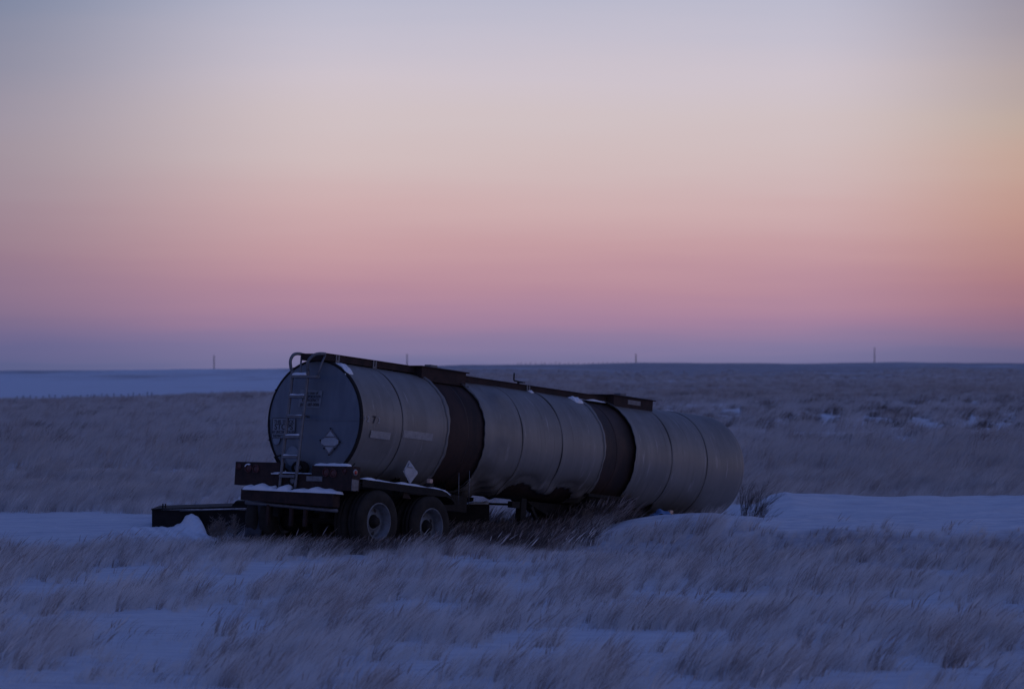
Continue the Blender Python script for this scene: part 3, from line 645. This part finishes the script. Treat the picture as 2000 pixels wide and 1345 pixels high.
# mudguards
def guard(sg, name='mudguard', y0=.72, y1=1.215):
    prof = [(-.14, -.962), (.3, -.966), (.8, -.974), (1.3, -.982), (1.7, -.988), (1.95, -1.0), (2.1, -1.03), (2.22, -1.085), (2.31, -1.15), (2.35, -1.215)]
    m = MB(); n = len(prof); vs = []
    for y in (y0, y1):
        for x, z in prof: vs.append((x, sg * y, z))
        for x, z in prof: vs.append((x, sg * y, z - .015))
    f = []
    for i in range(n - 1):
        f += [(i, i+1, 2*n+i+1, 2*n+i), (n+i, 3*n+i, 3*n+i+1, n+i+1), (i, n+i, n+i+1, i+1), (2*n+i, 2*n+i+1, 3*n+i+1, 3*n+i)]
    f += [(0, 2*n, 3*n, n), (n-1, 2*n-1, 4*n-1, 3*n-1)]
    m.add(vs, f)
    sk = [(x, z - (.125 if x < 1.9 else .125 * max(.1, (2.4 - x) / .5))) for x, z in prof]; vs = []
    for y in (y1 + .002, y1 + .012):
        for (x, z), (x2, z2) in zip(prof, sk): vs += [(x, sg * y, z - .001), (x2, sg * y, z2)]
    f = []
    for i in range(n - 1):
        a = 2 * i; b_ = 2 * n + 2 * i; f += [(a, a+1, a+3, a+2), (b_, b_+2, b_+3, b_+1), (a, a+2, b_+2, b_), (a+1, b_+1, b_+3, a+3)]
    m.add(vs, f); o = part(m, name, 'dark_steel')
    m = MB(); vs = []; rows = 12
    dense = []
    for i in range(n - 1):
        for k in range(5): dense.append((prof[i][0] + (prof[i+1][0] - prof[i][0]) * k / 5, prof[i][1] + (prof[i+1][1] - prof[i][1]) * k / 5))
    dense = dense[:-6]; dn = len(dense)
    for i, (x, z) in enumerate(dense):
        for j in range(rows + 1):
            y = y0 + (y1 + .02 - y0) * j / rows; e = min(i, dn - 1 - i, j, rows - j); k = 1 if e > 0 else 0
            vs.append((x, sg * y, z + (.022 + .012 * math.sin(x * 6 + j * .7) + .008 * math.sin(x * 15)) * k - (.004 if not k else 0)))
    m.add(vs, [(i*(rows+1)+j, (i+1)*(rows+1)+j, (i+1)*(rows+1)+j+1, i*(rows+1)+j+1) for i in range(dn - 1) for j in range(rows)], True); part(m, 'snow_cap', 'snow_cover', o)
    return o
gd = guard(-1); guard(1)
m = MB(); m.box((1.68, -1.20, -.97), (1.78, -1.10, -.905), .008); part(m, 'marker_base', 'rubber', gd)
m = MB(); m.box((1.675, -1.20, -.905), (1.755, -1.12, -.835), .012); part(m, 'marker_lamp', 'clear_lens', gd, label='small pale marker lamp on the mudguard')
m = MB(); m.hexa([(1.0, -1.18, -1.2), (1.22, -1.18, -1.2), (1.22, -1.16, -1.2), (1.0, -1.16, -1.2), (1.02, -1.18, -1.09), (1.1, -1.18, -1.09), (1.1, -1.16, -1.09), (1.02, -1.16, -1.09)]); part(m, 'guard_bracket', 'rusty_steel', gd)
# running gear
def wheel(x, y, sg):
    w_ = empty('wheel', parent=TR)
    m = MB(); r = .525
    m.lathe([(.30, .0), (.33, -.012), (.40, -.022), (.47, -.015), (.505, .012), (r, .04), (r + .002, .075), (r - .012, .078), (r - .012, .09), (r + .002, .093), (r + .002, .16), (r - .012, .163), (r - .012, .175), (r + .002, .178), (r, .215), (.505, .243), (.47, .27), (.40, .277), (.33, .267), (.30, .255)],
            (x, y, -1.632), 'y', 64) if sg < 0 else m.lathe([(p, -q) for p, q in [(.30, .0), (.33, -.012), (.40, -.022), (.47, -.015), (.505, .012), (r, .04), (r, .215), (.505, .243), (.47, .27), (.33, .267), (.30, .255)]], (x, y, -1.632), 'y', 48)
    part(m, 'tyre', 'rubber', w_)
    m = MB(); q = 1 if sg < 0 else -1
    m.lathe([(.312, -.006 * q), (.300, -.016 * q), (.288, -.004 * q), (.283, .03 * q), (.262, .05 * q), (.255, .13 * q), (.248, .155 * q), (.215, .165 * q), (.17, .15 * q), (.135, .118 * q), (.118, .112 * q), (.118, .2 * q)], (x, y, -1.632), 'y', 64)
    part(m, 'rim', 'rim_paint', w_)
    m = MB(); m.lathe([(0, .02 * q), (.05, .02 * q), (.075, .035 * q), (.085, .07 * q), (.112, .10 * q), (.117, .125 * q)], (x, y, -1.632), 'y', 32); part(m, 'hub', 'dark_steel', w_)
    for k in range(5):
        m = MB(); a = 2 * math.pi * k / 5 + .62 * (x > 1) + math.pi * 1.5 + .25; m.lathe([(0, -.006 * q), (.031, -.005 * q), (.035, .008 * q)], (x + .192 * math.cos(a), y + .152 * q, -1.632 + .192 * math.sin(a)), 'y', 18)
        part(m, 'hand_hole', 'ink', w_)
for x in (.33, 1.73):
    for y, sg in ((-1.235, -1), (-.94, -1), (1.235, 1), (.94, 1)): wheel(x, y, sg)
    m = MB(); m.tube([(x, -1.0, -1.632), (x, 1.0, -1.632)], .065, 12); m.lathe([(.0, -.1), (.2, -.1), (.2, .1), (0, .1)], (x, -.62, -1.632), 'y', 24); m.lathe([(.0, -.1), (.2, -.1), (.2, .1), (0, .1)], (x, .62, -1.632), 'y', 24); part(m, 'axle', 'dark_steel')
for y in (-.5, .5):
    m = MB(); m.box((-.36, y - .05, -1.27), (3.55, y + .05, -1.02)); m.box((-.30, y - .09, -1.30), (3.5, y + .09, -1.27)); part(m, 'frame_rail', 'dark_steel')
    m = MB(); m.box((-.1, y - .04, -1.56), (.9, y + .04, -1.50)); m.box((1.2, y - .04, -1.56), (2.3, y + .04, -1.50)); m.box((.98, y - .07, -1.6), (1.12, y + .07, -1.30)); m.box((2.3, y - .06, -1.62), (2.42, y + .06, -1.30)); m.box((-.25, y - .06, -1.62), (-.13, y + .06, -1.30)); part(m, 'suspension', 'dark_steel')
for x in (-.28, .9, 2.3, 3.4):
    m = MB(); m.box((x - .05, -.45, -1.24), (x + .05, .45, -1.08)); part(m, 'frame_crossbeam', 'dark_steel')
for x in (.4, 1.6, 2.85):   # saddles carrying the tank
    m = MB(); vs = []
    for k in range(17):
        a = R(-125 + 70 * k / 16); c_, s_ = math.cos(a) * .99, math.sin(a) * .99
        vs += [(x - .05, c_, s_), (x - .05, c_, -1.10), (x + .05, c_, s_), (x + .05, c_, -1.10)]
    m.add(vs, [q for k in range(16) for q in ((4*k, 4*k+4, 4*k+5, 4*k+1), (4*k+2, 4*k+3, 4*k+7, 4*k+6))]); part(m, 'saddle', 'dark_steel')
# saddle and upper-coupler plate under the front rusty band
m = MB(); m.hexa([(6.9, -.62, -1.12), (8.15, -.62, -1.12), (8.15, .62, -1.12), (6.9, .62, -1.12), (6.9, -.74, -.76), (8.15, -.74, -.80), (8.15, .74, -.80), (6.9, .74, -.76)]); part(m, 'saddle', 'dark_steel')
m = MB(); m.box((6.82, -.76, -.80), (8.28, -.62, -.745)); part(m, 'saddle_flange', 'dark_steel')
m = MB(); m.hexa([(5.75, -.3, -1.04), (7.3, -.3, -1.50), (7.3, .0, -1.50), (5.75, .0, -1.04), (5.6, -.3, -.97), (7.3, -.3, -.97), (7.3, .0, -.97), (5.6, .0, -.97)])
m.box((7.3, -.45, -1.52), (9.6, .45, -.97)); part(m, 'belly_frame', 'dark_steel')
# landing gear
for y in (-.5, .68):
    g_ = empty('landing_gear', parent=TR)
    m = MB(); m.box((5.10, y - .06, -1.32), (5.25, y + .06, -.95)); m.box((5.12, y - .045, -1.70), (5.22, y + .045, -1.32)); m.box((5.02, y - .1, -1.72), (5.32, y + .1, -1.70)); part(m, 'leg', 'dark_steel', g_)
    m = MB(); m.bar((5.45, y, -1.08), (5.85, y, -1.52), .06, .06); part(m, 'leg_brace', 'dark_steel', g_)
m = MB(); m.tube([(5.17, -.45, -1.06), (5.17, .65, -1.06)], .02); part(m, 'cross_shaft', 'dark_steel')
m = MB(); m.box((4.78, -.6, -1.13), (5.0, -.5, -1.02)); part(m, 'valve_body', 'dark_steel')
# drain pipes and a hanging strip below the torn jacket
for x, y, z0, z1 in ((2.83, -.90, -.66, -1.19), (3.12, -.90, -.60, -1.20)):
    m = MB(); m.tube([(x, y, z0), (x + .012, y - .005, (z0 + z1) / 2), (x + .035, y, z1)], .007, 6); part(m, 'drain_pipe', 'placard_frame')
# nose marker lamp
m = MB(); m.box((9.06, -.995, -.985), (9.16, -.93, -.90), .012); part(m, 'marker_lamp', 'clear_lens', label='small pale marker lamp low near the nose')
m = MB(); m.box((9.08, -.96, -1.09), (9.14, -.92, -.985)); part(m, 'marker_base', 'dark_steel')

# ------------------------------------------------------------------ steel frame left of the trailer
sf = empty('steel_skid', (-5.7, 70.2, .16)); tag(sf, 'low black steel skid half buried by the snow drift left of the trailer', 'steel skid')
def spart(m, n, mat, par=sf): 
    L0 = par.location; return m.build(n, mat, par, (-L0[0], -L0[1], -L0[2]))
zt = EYE - (993 - HOR) / F * 70
m = MB(); m.box((-6.56, 69.97, .0), (-4.72, 70.0, zt - .02)); m.box((-6.56, 70.0, .0), (-6.53, 71.6, zt - .02)); m.box((-4.75, 70.0, .0), (-4.72, 71.6, zt - .02)); spart(m, 'side_plate', 'dark_steel')  # front plate runs on rightwards as black fill for the shaded void under the deck
m = MB(); m.hexa([(-6.57, 69.92, zt - .02), (-4.70, 69.92, zt + .02), (-4.70, 71.62, zt + .02), (-6.57, 71.62, zt - .02), (-6.57, 69.92, zt), (-4.70, 69.92, zt + .06), (-4.70, 71.62, zt + .06), (-6.57, 71.62, zt)]); spart(m, 'top_plate', 'dark_steel')
m = MB(); m.tube([(-6.05, 69.905, zt - .035), (-4.72, 69.905, zt + .0)], .008, 6); spart(m, 'edge_pipe', 'ladder_metal')
m = MB(); m.hexa([(-5.12, 70.05, zt + .045), (-4.7, 70.05, zt + .058), (-4.7, 70.6, zt + .058), (-5.12, 70.6, zt + .045), (-5.04, 70.05, zt + .14), (-4.7, 70.05, zt + .145), (-4.7, 70.6, zt + .145), (-5.04, 70.6, zt + .14)]); spart(m, 'raised_block', 'dark_steel')
for px in (318.5, 323.5):
    x = (px - 1000) / F * 70.2; m = MB(); m.box((x - .011, 70.15, zt - .0), (x + .011, 70.22, zt + .085)); spart(m, 'stub_post', 'dark_steel')
# steel box beside the wheels
sb = empty('steel_box', (-.85, 67.4, 0)); tag(sb, 'dark steel box with snow on top, between rear wheels and landing gear', 'steel box')
m = MB(); m.box((-1.30, 67.2, .02), (-.40, 68.0, .70), .008); spart(m, 'box_body', 'dark_steel', sb)
m = MB(); m.box((-1.31, 67.19, .70), (-.39, 68.01, .712)); spart(m, 'box_lid', 'rusty_steel', sb)
m = MB(); vs = []; n1, n2 = 50, 12
for i in range(n1 + 1):
    for j in range(n2 + 1):
        x = -1.29 + .885 * i / n1; y = 67.2 + .78 * j / n2; e = min(i, n1 - i, j, n2 - j)
        h = .012 + .13 * math.exp(-((x + 1.16) / .13) ** 2) + .012 * math.sin(x * 25) + .02 * math.exp(-((x + .55) / .1) ** 2)
        vs.append((x, y, .7125 + (max(.004, h) * min(1, e / 2) ** .5 if e else -.002)))
m.add(vs, [(i*(n2+1)+j, (i+1)*(n2+1)+j, (i+1)*(n2+1)+j+1, i*(n2+1)+j+1) for i in range(n1) for j in range(n2)], True); spart(m, 'snow_cap', 'snow_cover', sb)
# torn blue tarp scrap under the nose
c0 = at(1290, 1010, 69.4); m = MB(); vs = []
for i in range(17):
    for j in range(9):
        u, v = i / 16, j / 8; x = c0.x - .22 + .42 * u; y = c0.y - .25 + .5 * v
        vs.append((x + .05 * v, y, c0.z - .03 + .17 * (math.sin(u * 2.6 + .4) * (.6 + .4 * v)) + .02 * math.sin(u * 14 + v * 3)))
m.add(vs, [(i*9+j, (i+1)*9+j, (i+1)*9+j+1, i*9+j+1) for i in range(16) for j in range(8)], True)
o = m.build('plastic_sheet', 'blue_tarp'); tag(o, 'crumpled scrap of blue plastic sheet in the snow under the nose of the tank', 'plastic sheet'); md = o.modifiers.new('t', 'SOLIDIFY'); md.thickness = .006

# ------------------------------------------------------------------ poles and fences
poles = [(418, 693, 'faint utility pole on the horizon left of the tank, farthest left of four'), (795, 691, 'faint utility pole on the horizon just above the rear rusty band of the tank'),
         (1242, 690, 'faint utility pole on the horizon at the right end of the crest fence'), (1708, 678, 'tall darkest utility pole on the horizon, far right')]
for i, (px, row, lab) in enumerate(poles):
    d = 1990.; x = (px - 1000) / F * d; zb = float(ground_z(x, d)) - .5; ztp = EYE - (row - HOR) / F * d
    p = empty('utility_pole', (x, d, zb)); tag(p, lab, 'utility pole', 'utility poles along the horizon')
    r = .27 if i < 3 else .25
    m = MB(); m.tube([(0, 0, 0), (0, 0, (ztp - zb) * .6), (0, 0, ztp - zb)], [r, r * .9, r * .8], 10); m.build('pole', 'hazed_pole_wood', p)
def fence(name, label, pts, h, wd, seed):
    r_ = random.Random(seed); root = empty(name, pts[0]); tag(root, label, 'fence')
    tops = []
    for p in pts:
        hh = h * r_.uniform(.8, 1.15); m = MB(); lean = r_.uniform(-.06, .06)
        m.tube([(p[0], p[1], p[2] - .3), (p[0] + lean, p[1], p[2] + hh)], [wd, wd * .85], 7); m.build('post', 'hazed_pole_wood', root, tuple(-c for c in pts[0]))
        tops.append((p[0] + lean * .8, p[1] - wd, p[2] + hh * .85))
    for k in (1.0, .6):
        m = MB(); m.tube([(t[0], t[1], p[2] + (t[2] - p[2]) * k) for t, p in zip(tops, pts)], .012, 4); m.build('wire', 'dark_steel', root, tuple(-c for c in pts[0]))
pts = []
for k in range(22):
    px = 34 + 12.6 * k + random.uniform(-2, 2); d = 625.; x = (px - 1000) / F * d
    pts.append((x, d, float(ground_z(x, 600.)) + .05))
fence('wire_fence', 'wire fence of small dark posts along the edge of the blue snowfield, far left', pts, .95, .07, 3)
pts = []
for k in range(26):
    px = 1010 + 9.3 * k + random.uniform(-2.5, 2.5); d = 1980.; x = (px - 1000) / F * d; pts.append((x, d, float(ground_z(x, d)) - .1))
fence('wire_fence', 'line of tiny fence posts along the crest of the hill, behind the tank', pts, 1.5, .13, 4)

# ------------------------------------------------------------------ bushes
def bush(name, base, h, spread, n, mat, seed, label, cat, lean=0.15, thick=.008, depth=3):
    r_ = random.Random(seed); root = empty(name, base); tag(root, label, cat)
    m = MB(); cnt = [0]
    def grow(p, d, l, r, lev):
        pts = [p]; q = p
        for k in range(4):
            d = (d + Vector((r_.uniform(-.16, .16) + lean * .12, r_.uniform(-.16, .16), r_.uniform(-.02, .10)))).normalized(); q = q + d * l / 4; pts.append(q)
        m.tube(pts, [r, r * .85, r * .7, r * .58, r * .45], 5 if lev < 1 else 3, False)
        if lev >= depth: return
        for k in range(r_.randint(3, 5)):
            i = r_.randint(1, 4); a = r_.uniform(0, 6.28)
            nd = (d + Vector((math.cos(a), math.sin(a), r_.uniform(.0, .5))) * r_.uniform(.35, .75) + Vector((lean, 0, 0))).normalized()
            grow(pts[i], nd, l * r_.uniform(.45, .7), r * .5, lev + 1)
    for k in range(n):
        a = r_.uniform(0, 6.28); p = Vector((math.cos(a), math.sin(a), 0)) * r_.uniform(0, spread * .35)
        grow(p, Vector((math.cos(a) * .3 + lean, math.sin(a) * .3, 1)).normalized(), h * r_.uniform(.45, .62), thick, 0)
    m.build('branches', mat, root); return root
b0 = at(1462, 1003, 74.5); bush('bare_bush', (b0.x, b0.y, float(ground_z(b0.x, b0.y)) - .02), 1.05, .5, 16, 'twig', 5, 'dark leafless bush standing in the snow beside the nose of the tank', 'bush', .16, .0075)
b0 = at(1500, 1003, 74.9); bush('bare_bush', (b0.x - .05, b0.y, float(ground_z(b0.x, b0.y)) - .02), .55, .4, 7, 'twig', 8, 'low sparse leafless bush at the foot of the snow drift, right of the taller one', 'bush', .3, .006, 2)
def weed(name, base, h, n, seed, label, mat='pale_weed'):
    r_ = random.Random(seed); root = empty(name, base); tag(root, label, 'weed'); m = MB()
    for k in range(n):
        a = r_.uniform(0, 6.28); d0 = Vector((math.cos(a) * .35 - .30, math.sin(a) * .25, 1)).normalized(); p = Vector((r_.uniform(-.1, .1), r_.uniform(-.1, .1), 0)); l = h * r_.uniform(.6, 1)
        pts = [p + d0 * l * t + Vector((.10 * t * t, 0, -.05 * t * t)) for t in (0, .25, .5, .75, 1)]; m.tube(pts, [.006, .005, .004, .003, .002], 4, False)
        for q in range(26):
            t = r_.uniform(.3, 1); c = p + d0 * l * t; a2 = r_.uniform(0, 6.28); ll = .10 * (1.1 - t) + .03
            m.tube([c, c + Vector((math.cos(a2) * ll, math.sin(a2) * ll, ll * .9))], [.004, .0015], 3, False)
    m.build('stems', mat, root); return root
for i, (px, row, d, h, n, lab) in enumerate([(450, 1052, 68.6, .62, 12, 'feathery pale weed leaning left against the black steel frame'), (425, 1058, 68.2, .40, 8, 'short feathery weed at the foot of the snow bank, left of the taller weed'), (1157, 1040, 68.3, .55, 7, 'tall thin weed in front of the saddle under the front rusty band'), (1180, 1035, 69.4, .42, 6, 'thin weed just right of the tall one under the front rusty band')]):
    b0 = at(px, row, d); weed('dry_weed', (b0.x, b0.y, float(ground_z(b0.x, b0.y)) - .02), h, n, 30 + i, lab)

# ------------------------------------------------------------------ grass
def tuft(name, n, h, spread, lean, wd, mat, seed, head=False, curve=.5):
    r_ = random.Random(seed); vs = []; fs = []
    for k in range(n):
        a = r_.uniform(0, 6.28); rad = spread * math.sqrt(r_.random()); p = Vector((math.cos(a) * rad, math.sin(a) * rad, -.02)); hh = h * r_.uniform(.45, 1.0)
        ld = Vector((lean * r_.uniform(.5, 1.4) + math.cos(a) * .22, math.sin(a) * .22 + r_.uniform(-.15, .15), 0))
        b = r_.uniform(0, math.pi); side = Vector((math.cos(b), math.sin(b) * .6, 0)); base = len(vs); seg = 4
        for q in range(seg + 1):
            t = q / seg; c = p + Vector((0, 0, hh * (t - .22 * curve * t * t))) + ld * hh * (t ** 1.7)
            ww = wd * (1 - .75 * t) * .5
            if head and t > .7: ww = wd * .9
            if q == seg: ww = wd * .1
            vs += [c - side * ww, c + side * ww]
        for q in range(seg): fs.append((base + 2*q, base + 2*q + 1, base + 2*q + 3, base + 2*q + 2))
        if head:      # a feathery seed head with a second blade set across
            base = len(vs); s2 = Vector((-side.y, side.x, 0)).normalized()
            for q in range(4):
                t = .7 + .3 * q / 3; c = p + Vector((0, 0, hh * (t - .22 * curve * t * t))) + ld * hh * (t ** 1.7); ww = wd * (1.3, 1.5, 1.0, .1)[q]
                vs += [c - s2 * ww, c + s2 * ww]
            for q in range(3): fs.append((base + 2*q, base + 2*q + 1, base + 2*q + 3, base + 2*q + 2))
    me = bpy.data.meshes.new(name); me.from_pydata([tuple(v) for v in vs], [], fs); me.materials.append(MATS[mat]); me.update()
    return bpy.data.objects.new(name, me)
def scatter(name, label, pts, rots, scl, protos):
    me = bpy.data.meshes.new(name); me.from_pydata(pts.tolist(), [], [])
    for nm, typ, dat in (('rz', 'FLOAT', rots), ('sc', 'FLOAT', scl)):
        a = me.attributes.new(nm, typ, 'POINT'); a.data.foreach_set('value', dat.astype(np.float32))
    o = bpy.data.objects.new(name, me); COL.objects.link(o); tag(o, label, 'grass', kind='stuff')
    ng = bpy.data.node_groups.new(name, 'GeometryNodeTree')
    ng.interface.new_socket('Geometry', in_out='INPUT', socket_type='NodeSocketGeometry'); ng.interface.new_socket('Geometry', in_out='OUTPUT', socket_type='NodeSocketGeometry')
    n = ng.nodes.new; l = ng.links.new
    gi = n('NodeGroupInput'); go = n('NodeGroupOutput'); iop = n('GeometryNodeInstanceOnPoints'); jg = n('GeometryNodeJoinGeometry')
    for p in protos[::-1]:
        oi = n('GeometryNodeObjectInfo'); oi.inputs['Object'].default_value = p; oi.inputs['As Instance'].default_value = True; l(oi.outputs['Geometry'], jg.inputs[0])
    l(gi.outputs[0], iop.inputs['Points']); l(jg.outputs[0], iop.inputs['Instance']); iop.inputs['Pick Instance'].default_value = True
    rv = n('FunctionNodeRandomValue'); rv.data_type = 'INT'; rv.inputs[4].default_value = 0; rv.inputs[5].default_value = len(protos) - 1; l(rv.outputs[2], iop.inputs['Instance Index'])
    ar = n('GeometryNodeInputNamedAttribute'); ar.data_type = 'FLOAT'; ar.inputs[0].default_value = 'rz'
    cx = n('ShaderNodeCombineXYZ'); l(ar.outputs[0], cx.inputs[2]); l(cx.outputs[0], iop.inputs['Rotation'])
    asn = n('GeometryNodeInputNamedAttribute'); asn.data_type = 'FLOAT'; asn.inputs[0].default_value = 'sc'; l(asn.outputs[0], iop.inputs['Scale'])
    l(iop.outputs[0], go.inputs[0])
    md = o.modifiers.new('grass', 'NODES'); md.node_group = ng
    return o
def sample(d0, d1, dens, keep):
    """uniform random ground points in the view wedge between two distances"""
    hw = .1333 * (2.0 if d1 <= 110 else 1.45)
    area = hw * (d1 * d1 - d0 * d0); n = int(area * dens)
    y = np.sqrt(rng.random(n) * (d1 * d1 - d0 * d0) + d0 * d0); x = (rng.random(n) * 2 - 1) * hw * y
    c = cover(x, y); m_ = keep(x, y, c); return x[m_], y[m_]
# trailer footprint: no tall grass inside the wheels
def patchy(x, y):
    near = np.interp(y, [60, 75], [1, 0]); a = .55 * fbm(x / 1.25 + 40, y / 2.6 + 9, 3) + .45 * fbm(x / .42, y / .75, 2)
    return a * near + (1 - near) * (.55 * fbm(x / 2.2 + 40, y / 3.4 + 9, 4) + .45 * fbm(x / .7, y / .9, 2))
def keep_near(x, y, c):
    p = patchy(x, y); return p > (1.0 - c) * .52 + .235 + .04 * (rng.random(len(x)) - .5)
straw = [tuft('grass_tuft', 20, .40, .08, .45 + .07 * i, .0085, 'straw', 100 + i) for i in range(6)] + [tuft('grass_tuft', 14, .32, .10, .9, .0085, 'straw', 110 + i) for i in range(3)] + [tuft('grass_tuft', 22, .46, .07, .6, .009, 'dark_straw', 120 + i) for i in range(2)]
def hts(x, y):
    k = .5 * fbm(x / 1.1 + 3, y / 1.5 + 8, 3) + .5 * patchy(x, y); return (.38 + 1.2 * np.clip((k - .38) / .25, 0, 1))
def add_grass(name, label, x, y, protos, mul=1.0, rot=.75):
    z = ground_z(x, y); s_ = hts(x, y) * mul * (.75 + .5 * rng.random(len(x))) * np.where(x > -5.6, np.interp(y, [57, 61, 64.5, 66], [1, .85, .80, 1]), 1)
    scatter(name, label, np.stack([x, y, z], -1), (rng.random(len(x)) - .5) * 2 * rot, s_, protos)
x, y = sample(33, 66.5, 40, keep_near); sh = (x > 1.0) & (x < 4.2) & (y > 67.4); x, y = x[~sh], y[~sh]
add_grass('prairie_grass', 'wind-blown dry grass over the snow in the foreground', x, y, straw, .64); n_a = len(x)
fine = [tuft('fine_grass_tuft', 12, .26, .22, 1.1, .0065, 'straw' if i else 'dark_straw', 400 + i) for i in range(5)]
x, y = sample(33, 68, 17, lambda x, y, c: (c > .15) & (rng.random(len(x)) < .10 + .6 * sst(.40, .52, patchy(x, y)))); sh = (x > 1.0) & (y > 65.6)
add_grass('fine_grass', 'thin short grass poking through the snow in the foreground', x[~sh], y[~sh], fine, .8, .9)
stems = [tuft('seed_stem_tuft', 5, .62, .12, .55, .006, 'straw' if i % 2 else 'dark_straw', 420 + i, head=True) for i in range(5)]
x, y = sample(34, 66, 1.6, lambda x, y, c: (c > .2) & (patchy(x, y) > .44)); sh = (x > 1.0) & (y > 65.6)
scatter('seed_grass', 'loose taller seeded stems standing out of the foreground grass', np.stack([x[~sh], y[~sh], ground_z(x[~sh], y[~sh])], -1), (rng.random((~sh).sum()) - .5) * 1.6, .55 + .4 * rng.random((~sh).sum()), stems)
mids = [tuft('grass_tuft', 26, .40, .10, .75, .0085, 'mid_straw', 180 + i) for i in range(5)] + straw[:2] + straw[-1:]
x, y = sample(66.5, 110, 20, keep_near)
tx = (x - P.x) * fw.x + (y - P.y) * fw.y; ty = (x - P.x) * lf.x + (y - P.y) * lf.y
ins = (tx > -.7) & (tx < 11.6) & (abs(ty) < 1.15)
add_grass('prairie_grass', 'dense dry grass on the plain just behind the tank trailer', x[~ins], y[~ins], mids, .8); n_b = len(x)
wide = [tuft('grass_clump', 34, .46, .30, .7, .018, 'mid_straw', 140 + i) for i in range(5)] + [tuft('grass_clump', 30, .5, .3, .6, .02, 'dark_straw', 150)]
x, y = sample(110, 330, 2.4, keep_near); add_grass('prairie_grass', 'dry grass covering the middle distance of the plain', x, y, wide, 1.05); n_c = len(x)
far = [tuft('grass_clump', 30, .5, .7, .6, .05, 'mid_straw', 160 + i) for i in range(4)] + [tuft('grass_clump', 30, .6, .6, .5, .06, 'dark_straw', 170 + i) for i in range(1)]
x, y = sample(330, 1500, .36, lambda x, y, c: keep_near(x, y, c) & ((y < 610) | ((x / y > -.03) & (rng.random(len(x)) < .75 - .75 * (y - 610) / 890)))); add_grass('prairie_grass', 'distant dry grass up to the far edge of the plain', x, y, far, 1.0); n_d = len(x)
# tall brown seeded grass around the trailer, its colour darkened for the trailer's shadow
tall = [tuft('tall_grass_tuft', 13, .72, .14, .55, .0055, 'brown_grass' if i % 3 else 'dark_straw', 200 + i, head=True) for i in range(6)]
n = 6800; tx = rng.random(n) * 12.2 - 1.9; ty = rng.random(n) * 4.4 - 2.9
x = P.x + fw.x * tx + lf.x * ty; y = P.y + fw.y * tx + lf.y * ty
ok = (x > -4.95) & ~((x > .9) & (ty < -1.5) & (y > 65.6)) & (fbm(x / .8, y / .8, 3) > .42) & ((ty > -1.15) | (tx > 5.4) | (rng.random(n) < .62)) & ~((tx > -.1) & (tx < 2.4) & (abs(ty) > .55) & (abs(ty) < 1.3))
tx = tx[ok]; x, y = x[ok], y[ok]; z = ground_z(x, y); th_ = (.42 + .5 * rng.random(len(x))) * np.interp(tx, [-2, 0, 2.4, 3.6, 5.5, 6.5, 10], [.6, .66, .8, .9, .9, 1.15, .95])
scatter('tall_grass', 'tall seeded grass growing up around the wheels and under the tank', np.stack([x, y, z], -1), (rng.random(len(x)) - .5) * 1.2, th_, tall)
# dark sagebrush-like clumps scattered over the plain
sage = [tuft('scrub_clump', 46, .42, .34, .5, .03, 'brown_grass', 300 + i) for i in range(4)]
x, y = sample(140, 560, .15, lambda x, y, c: (rng.random(len(x)) < .9) & (fbm(x / 14, y / 25, 3) > .45))
add_grass('low_scrub', 'dark low scrub dotted over the plain behind the tank', x, y, sage, .95)
print('grass', n_a, n_b, n_c, n_d, 'tall', len(ok), 'scrub', len(x))
